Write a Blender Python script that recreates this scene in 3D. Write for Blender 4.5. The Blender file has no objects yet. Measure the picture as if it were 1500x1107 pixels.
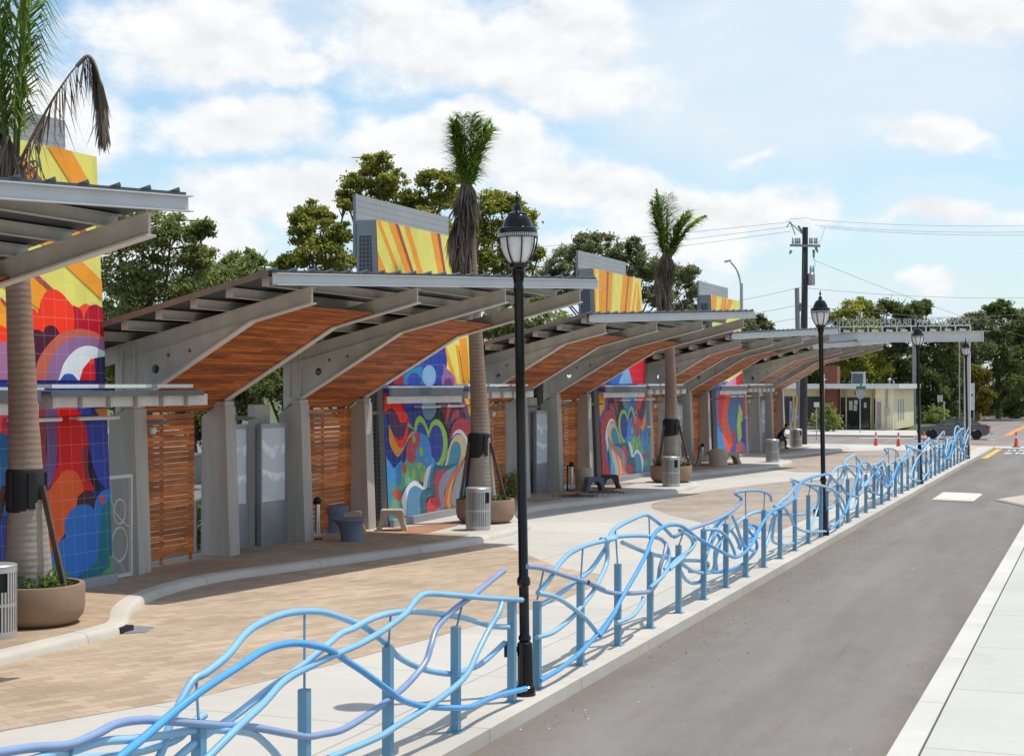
import bpy, bmesh, math, random
import numpy as np
from mathutils import Vector, Matrix
from mathutils.geometry import tessellate_polygon
S = bpy.context.scene; pi_=math.pi
COL = S.collection
rnd = random.Random(11)
# ---------------------------------------------------------------- camera model (metres; camera above the origin, looking +Y)
F = 2300.0; HC = 3.6; HY = 562.0
TH = math.atan(0.379); SN, CS = math.sin(TH), math.cos(TH)
def W(s, t, z=0.0):                       # station axes: s runs along the busway, t across it towards the bus lane
    return Vector((s*SN + t*CS, s*CS - t*SN, z))
def ST(x, y): return (x*SN + y*CS, x*CS - y*SN)
def G(px, py, z=0.0):                     # where a sight line meets the level z
    y = F*(HC-z)/(py-HY); return ((px-750)/F*y, y)
def GS(px, py, z=0.0): return ST(*G(px, py, z))
def PT(px, py, d): return Vector(((px-750)/F*d, d, HC+(HY-py)/F*d))
def onT(px, py, t):                       # on the vertical plane t = const -> (s, z)
    k = (px-750)/F; s = t*(CS+k*SN)/(k*CS-SN)
    y = s*CS - t*SN
    return s, HC+(HY-py)/F*y
# ---------------------------------------------------------------- mesh builder
class MB:
    def __init__(self): self.v=[]; self.f=[]; self.m=[]; self.c=[]
    def add(self, vs, fs, mi=0, col=None):
        o=len(self.v); self.v += [tuple(p) for p in vs]
        for f in fs:
            self.f.append(tuple(i+o for i in f)); self.m.append(mi); self.c.append(col)
        return self
    def box(self, x0,x1,y0,y1,z0,z1, mi=0):
        vs=[(x,y,z) for z in (z0,z1) for y in (y0,y1) for x in (x0,x1)]
        return self.add(vs, [(0,2,3,1),(4,5,7,6),(0,1,5,4),(2,6,7,3),(0,4,6,2),(1,3,7,5)], mi)
    def obox(self, c, ax, ay, az, hx, hy, hz, mi=0):
        c=Vector(c); vs=[c+ax*(hx*i)+ay*(hy*j)+az*(hz*k) for k in (-1,1) for j in (-1,1) for i in (-1,1)]
        return self.add(vs, [(0,2,3,1),(4,5,7,6),(0,1,5,4),(2,6,7,3),(0,4,6,2),(1,3,7,5)], mi)
    def bar(self, p, q, w, h, mi=0, up=Vector((0,0,1))):
        p=Vector(p); q=Vector(q); d=(q-p); L=d.length; d.normalize()
        if abs(d.dot(up))>.98: up=Vector((1,0,0))
        a=d.cross(up).normalized(); b=a.cross(d).normalized()
        return self.obox((p+q)/2, d, a, b, L/2, w/2, h/2, mi)
    def prism(self, poly, plane, a, b, mi=0, holes=()):
        loops=[list(poly)]+[list(h) for h in holes]
        def P(u,w,k): return {'xz':(u,k,w),'xy':(u,w,k),'yz':(k,u,w)}[plane]
        flat=[p for l in loops for p in l]
        tris=tessellate_polygon([[Vector((p[0],p[1],0)) for p in l] for l in loops])
        n=len(flat); o=len(self.v)
        self.v += [P(p[0],p[1],a) for p in flat]+[P(p[0],p[1],b) for p in flat]
        for t in tris:
            self.f.append(tuple(o+i for i in t)); self.m.append(mi); self.c.append(None)
            self.f.append(tuple(o+n+i for i in reversed(t))); self.m.append(mi); self.c.append(None)
        st=0
        for l in loops:
            m=len(l)
            for i in range(m):
                j=(i+1)%m
                self.f.append((o+st+i,o+st+j,o+n+st+j,o+n+st+i)); self.m.append(mi); self.c.append(None)
            st+=m
        return self
    def tube(self, pts, r, n=8, mi=0, cap=True):
        pts=[Vector(p) for p in pts]; N=len(pts); o=len(self.v)
        rs=r if isinstance(r,(list,tuple)) else [r]*N
        ref=None
        for i,p in enumerate(pts):
            d=(pts[min(i+1,N-1)]-pts[max(i-1,0)]).normalized()
            if ref is None:
                ref=Vector((0,0,1)) if abs(d.z)<.9 else Vector((1,0,0))
            a=(ref-d*ref.dot(d)).normalized(); ref=a; b=d.cross(a)
            for k in range(n):
                t=2*math.pi*k/n; self.v.append(tuple(p+a*(rs[i]*math.cos(t))+b*(rs[i]*math.sin(t))))
        for i in range(N-1):
            for k in range(n):
                k2=(k+1)%n
                self.f.append((o+i*n+k,o+i*n+k2,o+(i+1)*n+k2,o+(i+1)*n+k)); self.m.append(mi); self.c.append(None)
        if cap:
            self.f.append(tuple(o+k for k in range(n))[::-1]); self.m.append(mi); self.c.append(None)
            self.f.append(tuple(o+(N-1)*n+k for k in range(n))); self.m.append(mi); self.c.append(None)
        return self
    def lathe(self, prof, n=24, c=(0,0), mi=0, wob=None):
        o=len(self.v); N=len(prof)
        for (r,z) in prof:
            for k in range(n):
                t=2*math.pi*k/n; self.v.append((c[0]+r*math.cos(t),c[1]+r*math.sin(t),z))
        for i in range(N-1):
            for k in range(n):
                k2=(k+1)%n
                self.f.append((o+i*n+k,o+i*n+k2,o+(i+1)*n+k2,o+(i+1)*n+k)); self.m.append(mi); self.c.append(None)
        self.f.append(tuple(o+k for k in range(n))[::-1]); self.m.append(mi); self.c.append(None)
        self.f.append(tuple(o+(N-1)*n+k for k in range(n))); self.m.append(mi); self.c.append(None)
        return self
    def face(self, vs, mi=0, col=None): return self.add(vs,[tuple(range(len(vs)))],mi,col)
    def build(self, name, mats, parent=None, smooth=0, off=(0,0,0), recalc=True, bevel=0):
        me=bpy.data.meshes.new(name)
        vs=[(a-off[0],b-off[1],c-off[2]) for a,b,c in self.v]
        me.from_pydata(vs,[],self.f)
        if not isinstance(mats,(list,tuple)): mats=[mats]
        for m in mats: me.materials.append(m)
        if len(mats)>1: me.polygons.foreach_set('material_index', self.m)
        if any(c is not None for c in self.c):
            at=me.color_attributes.new('Col','FLOAT_COLOR','CORNER')
            arr=[]
            for p,c in zip(me.polygons,self.c): arr += list((c or (.5,.5,.5))+(1,))*p.loop_total
            at.data.foreach_set('color',arr)
        if recalc or bevel:
            bm=bmesh.new(); bm.from_mesh(me)
            if recalc: bmesh.ops.recalc_face_normals(bm,faces=bm.faces)
            if bevel:
                es=[e for e in bm.edges if len(e.link_faces)==2 and e.calc_face_angle(0)>.6]
                bmesh.ops.bevel(bm,geom=es,offset=bevel,segments=2,affect='EDGES',profile=.6)
            bm.to_mesh(me); bm.free()
        o=bpy.data.objects.new(name,me); COL.objects.link(o)
        if parent is not None: o.parent=parent
        if smooth: smooth_by_angle(me,math.radians(smooth))
        return o
def smooth_by_angle(me, ang):
    bm=bmesh.new(); bm.from_mesh(me)
    for f in bm.faces: f.smooth=True
    for e in bm.edges:
        if len(e.link_faces)==2 and e.calc_face_angle(0)>ang: e.smooth=False
    bm.to_mesh(me); bm.free()
def fast_mesh(name, V, Q, mats, parent=None, mi=None, cols=None):   # numpy quads
    me=bpy.data.meshes.new(name); V=np.asarray(V,np.float32); Q=np.asarray(Q,np.int32)
    n=len(Q); k=Q.shape[1]
    me.vertices.add(len(V)); me.vertices.foreach_set('co',V.ravel())
    me.loops.add(n*k); me.loops.foreach_set('vertex_index',Q.ravel())
    me.polygons.add(n); me.polygons.foreach_set('loop_start',np.arange(0,n*k,k,dtype=np.int32))
    me.update(calc_edges=True)
    for m in mats: me.materials.append(m)
    if mi is not None: me.polygons.foreach_set('material_index',np.asarray(mi,np.int32))
    o=bpy.data.objects.new(name,me); COL.objects.link(o)
    if parent is not None: o.parent=parent
    return o
def thing(name, label, cat, loc=(0,0,0), rz=0.0, group=None, lean=0):
    o=bpy.data.objects.new(name,None); COL.objects.link(o); o.empty_display_size=.2
    o.location=loc; o.rotation_euler=(0,lean,rz); tag(o,label,cat,group); return o
def tag(o,label,cat,group=None):
    o['label']=label; o['category']=cat
    if group: o['group']=group
    return o
def struct(o): o['kind']='structure'; return o
def kids(o): return list(o.children)
def dup(root, loc=None, rz=None, label=None, group=None, scale=None):
    def rec(o,par):
        c=o.copy(); COL.objects.link(c); c.parent=par
        for ch in kids(o): rec(ch,c)
        return c
    r=rec(root,None)
    if loc is not None: r.location=loc
    if rz is not None: r.rotation_euler[2]=rz
    if scale is not None: r.scale=scale
    if label: r['label']=label
    if group: r['group']=group
    return r
def spline(pts, sub=6):
    pts=[Vector(p) for p in pts]; out=[]
    for i in range(len(pts)-1):
        p0=pts[max(i-1,0)]; p1=pts[i]; p2=pts[i+1]; p3=pts[min(i+2,len(pts)-1)]
        for k in range(sub):
            t=k/sub
            out.append(.5*((2*p1)+(p2-p0)*t+(2*p0-5*p1+4*p2-p3)*t*t+(3*p1-p0-3*p2+p3)*t**3))
    out.append(pts[-1]); return out
# ---------------------------------------------------------------- materials
def srgb(r,g,b):
    f=lambda c:(c/255/12.92) if c/255<.04045 else ((c/255+.055)/1.055)**2.4
    return (f(r),f(g),f(b))
class NT:
    def __init__(s,tree): s.t=tree; s.n=tree.nodes; s.l=tree.links
    def new(s,ty,**kw):
        n=s.n.new(ty)
        for k,v in kw.items(): setattr(n,k,v)
        return n
    def put(s,sock,v):
        if isinstance(v,bpy.types.NodeSocket): s.l.new(v,sock)
        elif v is not None: sock.default_value=v
    def math(s,op,a,b=None,c=None,clamp=False):
        n=s.new('ShaderNodeMath',operation=op); n.use_clamp=clamp
        s.put(n.inputs[0],a); s.put(n.inputs[1],b)
        if c is not None: s.put(n.inputs[2],c)
        return n.outputs[0]
    def vmath(s,op,a,b=None):
        n=s.new('ShaderNodeVectorMath',operation=op); s.put(n.inputs[0],a); s.put(n.inputs[1],b)
        return n.outputs['Value'] if op in('LENGTH','DOT_PRODUCT') else n.outputs[0]
    def mix(s,f,a,b,blend='MIX'):
        n=s.new('ShaderNodeMix',data_type='RGBA',blend_type=blend)
        s.put(n.inputs[0],f); s.put(n.inputs[6],a); s.put(n.inputs[7],b); return n.outputs[2]
    def noise(s,vec,scale,detail=4,rough=.55,dim='3D'):
        n=s.new('ShaderNodeTexNoise'); s.put(n.inputs['Vector'],vec); n.inputs['Scale'].default_value=scale
        n.inputs['Detail'].default_value=detail; n.inputs['Roughness'].default_value=rough; return n.outputs[0]
    def ramp(s,f,stops):
        n=s.new('ShaderNodeValToRGB'); s.put(n.inputs[0],f); e=n.color_ramp.elements
        while len(e)<len(stops): e.new(.5)
        for x,(p,c) in zip(e,stops): x.position=p; x.color=tuple(c)+(1,) if len(c)==3 else c
        return n.outputs[0]
    def smooth(s,x,a,b):
        n=s.new('ShaderNodeMapRange',interpolation_type='SMOOTHSTEP'); s.put(n.inputs[0],x)
        n.inputs[1].default_value=a; n.inputs[2].default_value=b; return n.outputs[0]
def sc(c,k): return tuple(min(1,x*k) for x in c)
def A(c): return tuple(c)+(1,)
def base(name,rough=.6,metal=0):
    m=bpy.data.materials.new(name); m.use_nodes=True; t=NT(m.node_tree)
    p=m.node_tree.nodes['Principled BSDF']; p.inputs['Roughness'].default_value=rough; p.inputs['Metallic'].default_value=metal
    return m,t,p
def Mx(name,c,rough=.6,metal=0,var=.12,scale=4,bump=0,bscale=60,island=0,stretch=None,c2=None,spec=None,fine=0):
    m,t,p=base(name,rough,metal)
    tc=t.new('ShaderNodeTexCoord').outputs['Object']
    v=tc
    if stretch:
        mp=t.new('ShaderNodeMapping'); mp.inputs['Scale'].default_value=stretch; t.put(mp.inputs[0],tc); v=mp.outputs[0]
    f=t.noise(v,scale,5,.6)
    f=t.smooth(f,.3,.7)
    col=t.mix(f,A(sc(c,1-var)),A(c2 if c2 else sc(c,1+var)))
    if island:
        r=t.new('ShaderNodeNewGeometry').outputs['Random Per Island']
        k=t.math('MULTIPLY_ADD',r,2*island,1-island)
        cc=t.new('ShaderNodeCombineColor'); [t.put(cc.inputs[i],k) for i in range(3)]
        col=t.mix(1.0,col,cc.outputs[0],'MULTIPLY')
    if fine:
        g=t.noise(tc,bscale*1.7,2,.7); k=t.math('MULTIPLY_ADD',g,2*fine,1-fine)
        cc=t.new('ShaderNodeCombineColor'); [t.put(cc.inputs[i],k) for i in range(3)]
        col=t.mix(1.0,col,cc.outputs[0],'MULTIPLY')
    t.put(p.inputs['Base Color'],col)
    if spec is not None: p.inputs['Specular IOR Level'].default_value=spec
    if bump:
        b=t.new('ShaderNodeBump'); b.inputs['Strength'].default_value=bump; b.inputs['Distance'].default_value=.02
        t.put(b.inputs['Height'],t.noise(tc,bscale,3,.6)); t.put(p.inputs['Normal'],b.outputs[0])
    return m
def tiles(name,w,h,c1,c2,mort,ms=.01,rough=.8,rot=0.0,off=.5,plane='xy',big=.25,stain=None,bump=.3):
    m,t,p=base(name,rough)
    tc=t.new('ShaderNodeTexCoord').outputs['Object']
    if plane in ('yz','xz'):
        sp=t.new('ShaderNodeSeparateXYZ'); t.put(sp.inputs[0],tc)
        cb=t.new('ShaderNodeCombineXYZ'); t.put(cb.inputs[0],sp.outputs[1 if plane=='yz' else 0]); t.put(cb.inputs[1],sp.outputs[2]); v=cb.outputs[0]
    else:
        mp=t.new('ShaderNodeMapping'); mp.inputs['Rotation'].default_value=(0,0,rot); t.put(mp.inputs[0],tc); v=mp.outputs[0]
    b=t.new('ShaderNodeTexBrick'); b.offset=off; b.inputs['Scale'].default_value=1
    b.inputs['Brick Width'].default_value=w; b.inputs['Row Height'].default_value=h
    b.inputs['Mortar Size'].default_value=ms; b.inputs['Mortar Smooth'].default_value=.2; b.inputs['Bias'].default_value=0
    t.put(b.inputs['Vector'],v); b.inputs['Color1'].default_value=A(c1); b.inputs['Color2'].default_value=A(c2); b.inputs['Mortar'].default_value=A(mort)
    n=t.smooth(t.noise(tc,.45,6,.6),.25,.75); k=t.math('MULTIPLY_ADD',n,2*big,1-big)
    n2=t.noise(tc,5,4,.7); k2=t.math('MULTIPLY_ADD',n2,.3,.85); k=t.math('MULTIPLY',k,k2)
    cc=t.new('ShaderNodeCombineColor'); [t.put(cc.inputs[i],k) for i in range(3)]
    col=t.mix(1.0,b.outputs[0],cc.outputs[0],'MULTIPLY')
    t.put(p.inputs['Base Color'],col)
    if bump:
        bp=t.new('ShaderNodeBump'); bp.inputs['Strength'].default_value=bump; bp.inputs['Distance'].default_value=.01
        t.put(bp.inputs['Height'],t.math('MULTIPLY_ADD',b.outputs[1],-1,t.math('MULTIPLY',t.noise(tc,40,2),.6))); t.put(p.inputs['Normal'],bp.outputs[0])
    return m
def mural_mat():
    m,t,p=base('painted_tile',.55); p.inputs['Specular IOR Level'].default_value=.22
    tc=t.new('ShaderNodeTexCoord').outputs['Object']
    sp=t.new('ShaderNodeSeparateXYZ'); t.put(sp.inputs[0],tc)
    cb=t.new('ShaderNodeCombineXYZ'); t.put(cb.inputs[0],sp.outputs[1]); t.put(cb.inputs[1],sp.outputs[2])
    b=t.new('ShaderNodeTexBrick'); b.offset=0; b.inputs['Scale'].default_value=1
    b.inputs['Brick Width'].default_value=.305; b.inputs['Row Height'].default_value=.305; b.inputs['Mortar Size'].default_value=.0035
    b.inputs['Mortar Smooth'].default_value=.1; t.put(b.inputs['Vector'],cb.outputs[0])
    b.inputs['Color1'].default_value=(1,1,1,1); b.inputs['Color2'].default_value=(.90,.90,.90,1); b.inputs['Mortar'].default_value=(.86,.86,.86,1)
    at=t.new('ShaderNodeVertexColor',layer_name='Col').outputs[0]
    col=t.mix(1.0,at,b.outputs[0],'MULTIPLY')
    col=t.mix(t.math('MULTIPLY',b.outputs[1],.34),col,(.62,.6,.58,1))
    n=t.noise(tc,1.3,4); k=t.math('MULTIPLY_ADD',n,.24,.88)
    cc=t.new('ShaderNodeCombineColor'); [t.put(cc.inputs[i],k) for i in range(3)]
    t.put(p.inputs['Base Color'],t.mix(1.0,col,cc.outputs[0],'MULTIPLY')); return m
def leaf_mat(name,c,var=.5,trans=.3,clump=.9,c2=None,rough=.6):
    m,t,p=base(name,rough); p.inputs['Specular IOR Level'].default_value=.25
    tc=t.new('ShaderNodeTexCoord').outputs['Object']
    r=t.new('ShaderNodeNewGeometry').outputs['Random Per Island']
    n=t.smooth(t.noise(tc,clump,3,.6),.3,.7)
    col=t.mix(n,A(sc(c,.72)),A(c2 if c2 else sc(c,1.3)))
    k=t.math('MULTIPLY_ADD',r,2*var,1-var)
    cc=t.new('ShaderNodeCombineColor'); [t.put(cc.inputs[i],k) for i in range(3)]
    col=t.mix(1.0,col,cc.outputs[0],'MULTIPLY')
    t.put(p.inputs['Base Color'],col)
    tr=t.new('ShaderNodeBsdfTranslucent'); t.put(tr.inputs[0],t.mix(.3,col,A((.25,.3,.02))))
    mx=t.new('ShaderNodeMixShader'); mx.inputs[0].default_value=trans
    t.l.new(p.outputs[0],mx.inputs[1]); t.l.new(tr.outputs[0],mx.inputs[2])
    t.l.new(mx.outputs[0],m.node_tree.nodes['Material Output'].inputs[0]); return m
def concrete(name,c,var=.1,joint=None,rot=0.0,rough=.85):
    m,t,p=base(name,rough); tc=t.new('ShaderNodeTexCoord').outputs['Object']
    a=t.smooth(t.noise(tc,.35,5,.6),.25,.75); b=t.noise(tc,3.5,5,.7); d=t.noise(tc,90,2,.6)
    k=t.math('ADD',t.math('MULTIPLY_ADD',a,2*var,1-var),t.math('MULTIPLY_ADD',b,.16,-.08)); k=t.math('ADD',k,t.math('MULTIPLY_ADD',d,.16,-.08))
    if joint:
        mp=t.new('ShaderNodeMapping'); mp.inputs['Rotation'].default_value=(0,0,rot); t.put(mp.inputs[0],tc)
        br=t.new('ShaderNodeTexBrick'); br.offset=0; br.inputs['Scale'].default_value=1; br.inputs['Brick Width'].default_value=joint[0]; br.inputs['Row Height'].default_value=joint[1]
        br.inputs['Mortar Size'].default_value=.012; br.inputs['Color1'].default_value=(1,1,1,1); br.inputs['Color2'].default_value=(.94,.94,.94,1); br.inputs['Mortar'].default_value=(.62,.6,.57,1); t.put(br.inputs['Vector'],mp.outputs[0])
    cc=t.new('ShaderNodeCombineColor'); [t.put(cc.inputs[i],k) for i in range(3)]
    col=t.mix(1.0,A(c),cc.outputs[0],'MULTIPLY')
    if joint: col=t.mix(1.0,col,br.outputs[0],'MULTIPLY')
    st=t.smooth(t.noise(tc,.9,6,.65),.58,.75); col=t.mix(t.math('MULTIPLY',st,.22),col,A(sc(c,.62)))
    t.put(p.inputs['Base Color'],col)
    bp=t.new('ShaderNodeBump'); bp.inputs['Strength'].default_value=.15; bp.inputs['Distance'].default_value=.01; t.put(bp.inputs['Height'],d); t.put(p.inputs['Normal'],bp.outputs[0]); return m
def asphalt(name,c,rot=0):
    m,t,p=base(name,.9); tc=t.new('ShaderNodeTexCoord').outputs['Object']
    mp=t.new('ShaderNodeMapping'); mp.inputs['Rotation'].default_value=(0,0,TH); t.put(mp.inputs[0],tc)
    m2=t.new('ShaderNodeMapping'); m2.inputs['Scale'].default_value=(1.1,.12,1); t.put(m2.inputs[0],mp.outputs[0])
    a=t.smooth(t.noise(m2.outputs[0],.9,5,.6),.25,.75); b=t.noise(tc,1.2,5,.7); d=t.noise(tc,38,3,.85)
    k=t.math('ADD',t.math('MULTIPLY_ADD',a,.30,.85),t.math('MULTIPLY_ADD',b,.28,-.14)); k=t.math('ADD',k,t.math('MULTIPLY_ADD',d,.7,-.35))
    cc=t.new('ShaderNodeCombineColor'); [t.put(cc.inputs[i],k) for i in range(3)]
    st=t.smooth(t.noise(m2.outputs[0],2.2,4,.6),.55,.8)
    vo=t.new('ShaderNodeTexVoronoi'); vo.inputs['Scale'].default_value=55; t.put(vo.inputs['Vector'],tc); gr=t.math('SUBTRACT',1.0,t.smooth(vo.outputs['Distance'],.08,.22)); k=t.math('ADD',k,t.math('MULTIPLY',t.math('MULTIPLY',gr,t.smooth(t.noise(tc,7,2),.5,.7)),.5))
    cv=t.new('ShaderNodeTexVoronoi',feature='DISTANCE_TO_EDGE'); cv.inputs['Scale'].default_value=.33; t.put(cv.inputs['Vector'],t.vmath('ADD',tc,t.vmath('MULTIPLY',t.new('ShaderNodeTexNoise').outputs[1],(.0,.0,.0))))
    ck=t.math('MULTIPLY',t.math('SUBTRACT',1.0,t.smooth(cv.outputs[0],.0015,.005)),t.smooth(t.noise(tc,.35,3),.52,.60)); k=t.math('SUBTRACT',k,t.math('MULTIPLY',ck,.35))
    pt=t.smooth(t.noise(tc,.55,2,.4),.60,.66); k=t.math('SUBTRACT',k,t.math('MULTIPLY',pt,.07))
    oil=t.smooth(t.noise(tc,1.7,3,.5),.68,.78); k=t.math('SUBTRACT',k,t.math('MULTIPLY',oil,.16))
    col=t.mix(st,A(c),A((c[0]*.92,c[1]*.85,c[2]*.80)))
    td=t.vmath('DOT_PRODUCT',tc,(CS,-SN,0)); td=t.math('ADD',td,t.math('MULTIPLY_ADD',t.noise(tc,1.6,5,.65),1.5,-.75))
    for a0,a1,kk in ((-5.95,-5.0,.5),(-2.0,-2.5,.35)):
        e_=t.math('SUBTRACT',1.0,t.smooth(td,a0,a1)) if a1>a0 else t.smooth(td,a1,a0)
        col=t.mix(t.math('MULTIPLY',e_,kk),col,A((c[0]*.80,c[1]*.66,c[2]*.54)))
    t.put(p.inputs['Base Color'],t.mix(1.0,col,cc.outputs[0],'MULTIPLY'))
    bp=t.new('ShaderNodeBump'); bp.inputs['Strength'].default_value=.4; bp.inputs['Distance'].default_value=.008; t.put(bp.inputs['Height'],d); t.put(p.inputs['Normal'],bp.outputs[0]); return m
M={}
M['conc']=concrete('pale_concrete',(.545,.515,.46),.06,(3.0,3.6),TH-pi_/2)
M['curbc']=concrete('kerb_concrete',(.56,.51,.44),.14,(3.05,40),TH-pi_/2)
M['whitec']=concrete('white_kerb_concrete',(.60,.57,.52),.1,(3.05,40),TH-pi_/2)
M['walk']=concrete('broom_concrete',(.53,.512,.465),.05,(3.2,40),TH-pi_/2)
M['pave']=tiles('tan_paver',.40,.20,(.50,.385,.275),(.39,.29,.20),(.34,.26,.185),.009,rot=TH-pi_/4-.35,big=.16)
M['paveb']=tiles('grey_tan_paver',.40,.20,(.40,.335,.27),(.33,.27,.215),(.32,.26,.21),.006,rot=TH-pi_/4-.35,big=.16)
M['pave2']=tiles('brown_paver',.30,.15,(.45,.33,.215),(.37,.265,.17),(.33,.24,.16),.008,rot=TH,big=.2)
M['pave3']=tiles('red_paver',.30,.15,(.45,.22,.13),(.38,.18,.1),(.3,.16,.1),.008,rot=TH,big=.15)
M['asph']=asphalt('worn_asphalt',(.20,.180,.160))
M['road']=asphalt('street_asphalt',(.27,.25,.24))
M['yard']=concrete('yard_asphalt',(.17,.16,.145),.2)
M['grass']=Mx('grass',(.075,.115,.03),.9,var=.4,scale=1.2,c2=(.12,.15,.045))
M['earth']=Mx('planting_soil',(.12,.085,.06),.95,var=.35,scale=6,bump=.4)
M['yel']=Mx('yellow_marking',(.62,.40,.09),.8,var=.15,scale=5)
M['white']=Mx('white_marking',(.72,.71,.68),.8,var=.12,scale=6)
M['orangel']=Mx('orange_marking',(.62,.27,.06),.8,var=.15,scale=3)
M['stucco']=Mx('grey_stucco',(.46,.415,.37),.85,var=.09,scale=1.1,stretch=(5,5,.5),bump=.25,bscale=90,fine=.06)
M['steel']=Mx('painted_steel',(.58,.53,.475),.45,var=.09,scale=1.3,stretch=(2.5,2.5,1),fine=.04)
M['steel2']=Mx('pale_steel',(.70,.69,.67),.4,var=.04,scale=2)
M['fascia']=Mx('fascia_steel',(.56,.555,.565),.4,.0,var=.04,scale=1.5)
M['flange']=Mx('flange_edge',(.72,.67,.61),.45,var=.04)
M['roofm']=Mx('roof_metal',(.055,.068,.08),.5,.0,var=.1,scale=1)
M['purlin']=Mx('purlin_steel',(.50,.455,.41),.5,var=.06)
M['roofedge']=Mx('roof_edge_metal',(.21,.16,.14),.5,.2,var=.1)
M['wood']=Mx('soffit_timber',(.42,.108,.022),.45,var=.25,scale=1.2,island=.42,stretch=(14,1.2,14),c2=(.55,.16,.036),spec=.3)
M['slat']=Mx('slat_timber',(.47,.125,.024),.55,var=.28,scale=1.5,island=.34,stretch=(14,1.2,14),c2=(.58,.18,.038),spec=.3)
M['wallg']=Mx('wall_grey',(.30,.31,.32),.6,var=.05)
M['screen']=tiles('grey_screen',1.15,.15,(.37,.37,.375),(.345,.345,.35),(.26,.26,.27),.012,.5,plane='yz',off=0,big=.05,bump=.2)
M['louvre']=tiles('dark_louvre',.10,.10,(.06,.065,.075),(.05,.055,.065),(.16,.165,.175),.016,.5,plane='xz',off=0,big=.05,bump=0)
M['mural']=mural_mat()
M['poly']=Mx('pale_sheet',(.66,.66,.65),.35,var=.05)
M['teal']=Mx('dark_trim',(.085,.10,.115),.5,.0,var=.08)
M['tubew']=Mx('lamp_tube',(.7,.69,.66),.35,var=.04)
M['gate']=Mx('white_gate_paint',(.58,.56,.53),.5,var=.05)
M['case']=Mx('case_metal',(.29,.30,.32),.38,.5,var=.07,scale=2)
M['film']=Mx('milky_film',(.80,.81,.83),.18,var=.04,scale=1.6,c2=(.58,.61,.66),bump=.5,bscale=2.2)
def film_mat():
    m,t,p=base('milky_film',.18); tc=t.new('ShaderNodeTexCoord').outputs['Object']
    w=t.new('ShaderNodeTexWave',wave_type='BANDS',bands_direction='Z'); w.inputs['Scale'].default_value=.55; w.inputs['Distortion'].default_value=11; w.inputs['Detail'].default_value=2.2; w.inputs['Detail Scale'].default_value=.9; t.put(w.inputs[0],tc)
    f=t.smooth(w.outputs[1],.62,.95); f=t.math('MULTIPLY',f,t.smooth(t.noise(tc,2.2,2),.4,.6))
    t.put(p.inputs['Base Color'],t.mix(f,A((.60,.62,.67)),A((.92,.92,.94)))); return m
M['film']=film_mat()
M['letter']=Mx('sign_letter_paint',(.50,.52,.54),.4)
M['aluminium']=Mx('brushed_aluminium',(.62,.62,.61),.32,.75,var=.06)
M['canmet']=Mx('can_metal',(.50,.50,.49),.38,.55,var=.06)
M['dark']=Mx('dark_void',(.015,.015,.017),.7,var=.1)
M['black']=Mx('black_gloss',(.007,.007,.008),.14,var=.1,spec=.35)
M['blackm']=Mx('black_matt',(.010,.010,.011),.7,var=.2)
M['lens']=Mx('lamp_lens',(.80,.76,.75),.2,var=.06,scale=5)
M['lens'].node_tree.nodes['Principled BSDF'].inputs['Subsurface Weight'].default_value=.0
M['planter']=Mx('planter_concrete',(.29,.19,.125),.85,var=.08,scale=3,bump=.3,bscale=80,fine=.12)
M['tanstone']=Mx('tan_cast_stone',(.50,.39,.27),.8,var=.08,fine=.08,bscale=70)
M['bluestone']=Mx('blue_grey_cast_stone',(.145,.17,.225),.75,var=.08,fine=.08,bscale=70)
M['darkstone']=Mx('charcoal_cast_stone',(.06,.055,.055),.75,var=.1)
for k,c in dict(blue1=(.24,.50,.72),blue2=(.09,.38,.76),peri=(.25,.35,.56),blue3=(.31,.54,.72)).items():
    M[k]=Mx('rail_paint_'+k.replace('1','').replace('2','').replace('3',''),c,.3,var=.05,scale=3)
M['post']=Mx('post_paint',(.14,.32,.46),.35,var=.06,scale=3)
M['bark']=Mx('bark',(.115,.09,.07),.95,var=.35,scale=5,bump=.5,bscale=14)
M['palmtrunk']=None
M['deadfrond']=leaf_mat('dead_frond',(.20,.145,.11),.5,.2,c2=(.30,.225,.18))
M['deadstem']=Mx('dead_stem',(.34,.25,.18),.8,var=.3)
M['frond']=leaf_mat('green_frond',(.18,.31,.06),.5,.5,c2=(.32,.47,.09),rough=.4)
M['frondstem']=Mx('frond_stem',(.11,.15,.035),.5,var=.2)
M['leafpine']=leaf_mat('pine_leaf',(.26,.29,.10),.45,.66,c2=(.43,.43,.17))
M['leafolive']=leaf_mat('olive_leaf',(.30,.33,.08),.45,.66,c2=(.50,.46,.09))
M['leaflight']=leaf_mat('light_leaf',(.25,.31,.10),.45,.64,c2=(.38,.43,.15))
M['leafoak']=leaf_mat('oak_leaf',(.22,.235,.125),.45,.62,c2=(.34,.34,.18))
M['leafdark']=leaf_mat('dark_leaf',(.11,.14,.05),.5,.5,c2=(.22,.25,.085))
M['leafyel']=leaf_mat('yellowing_leaf',(.17,.14,.025),.5,.35,c2=(.25,.19,.03))
M['flowerl']=leaf_mat('flower_leaf',(.07,.16,.03),.5,.3,c2=(.16,.25,.05))
M['petal']=leaf_mat('petal',(.62,.25,.28),.4,.3,c2=(.8,.72,.66))
M['yellow_wall']=Mx('yellow_stucco',(.80,.70,.45),.85,var=.06,scale=1)
M['brick']=tiles('red_brick',.24,.08,(.25,.075,.045),(.20,.055,.035),(.2,.1,.08),.01,.9,plane='yz',big=.1,bump=0)
M['glassd']=Mx('dark_glass',(.02,.022,.025),.08,var=.2,scale=.8,spec=.8)
M['roofw']=Mx('white_roof_edge',(.66,.67,.68),.6,var=.06)
M['orange']=Mx('cone_orange',(.72,.085,.02),.5,var=.06)
M['carp']=Mx('car_paint',(.15,.135,.14),.28,.1,var=.05,spec=.6)
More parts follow.
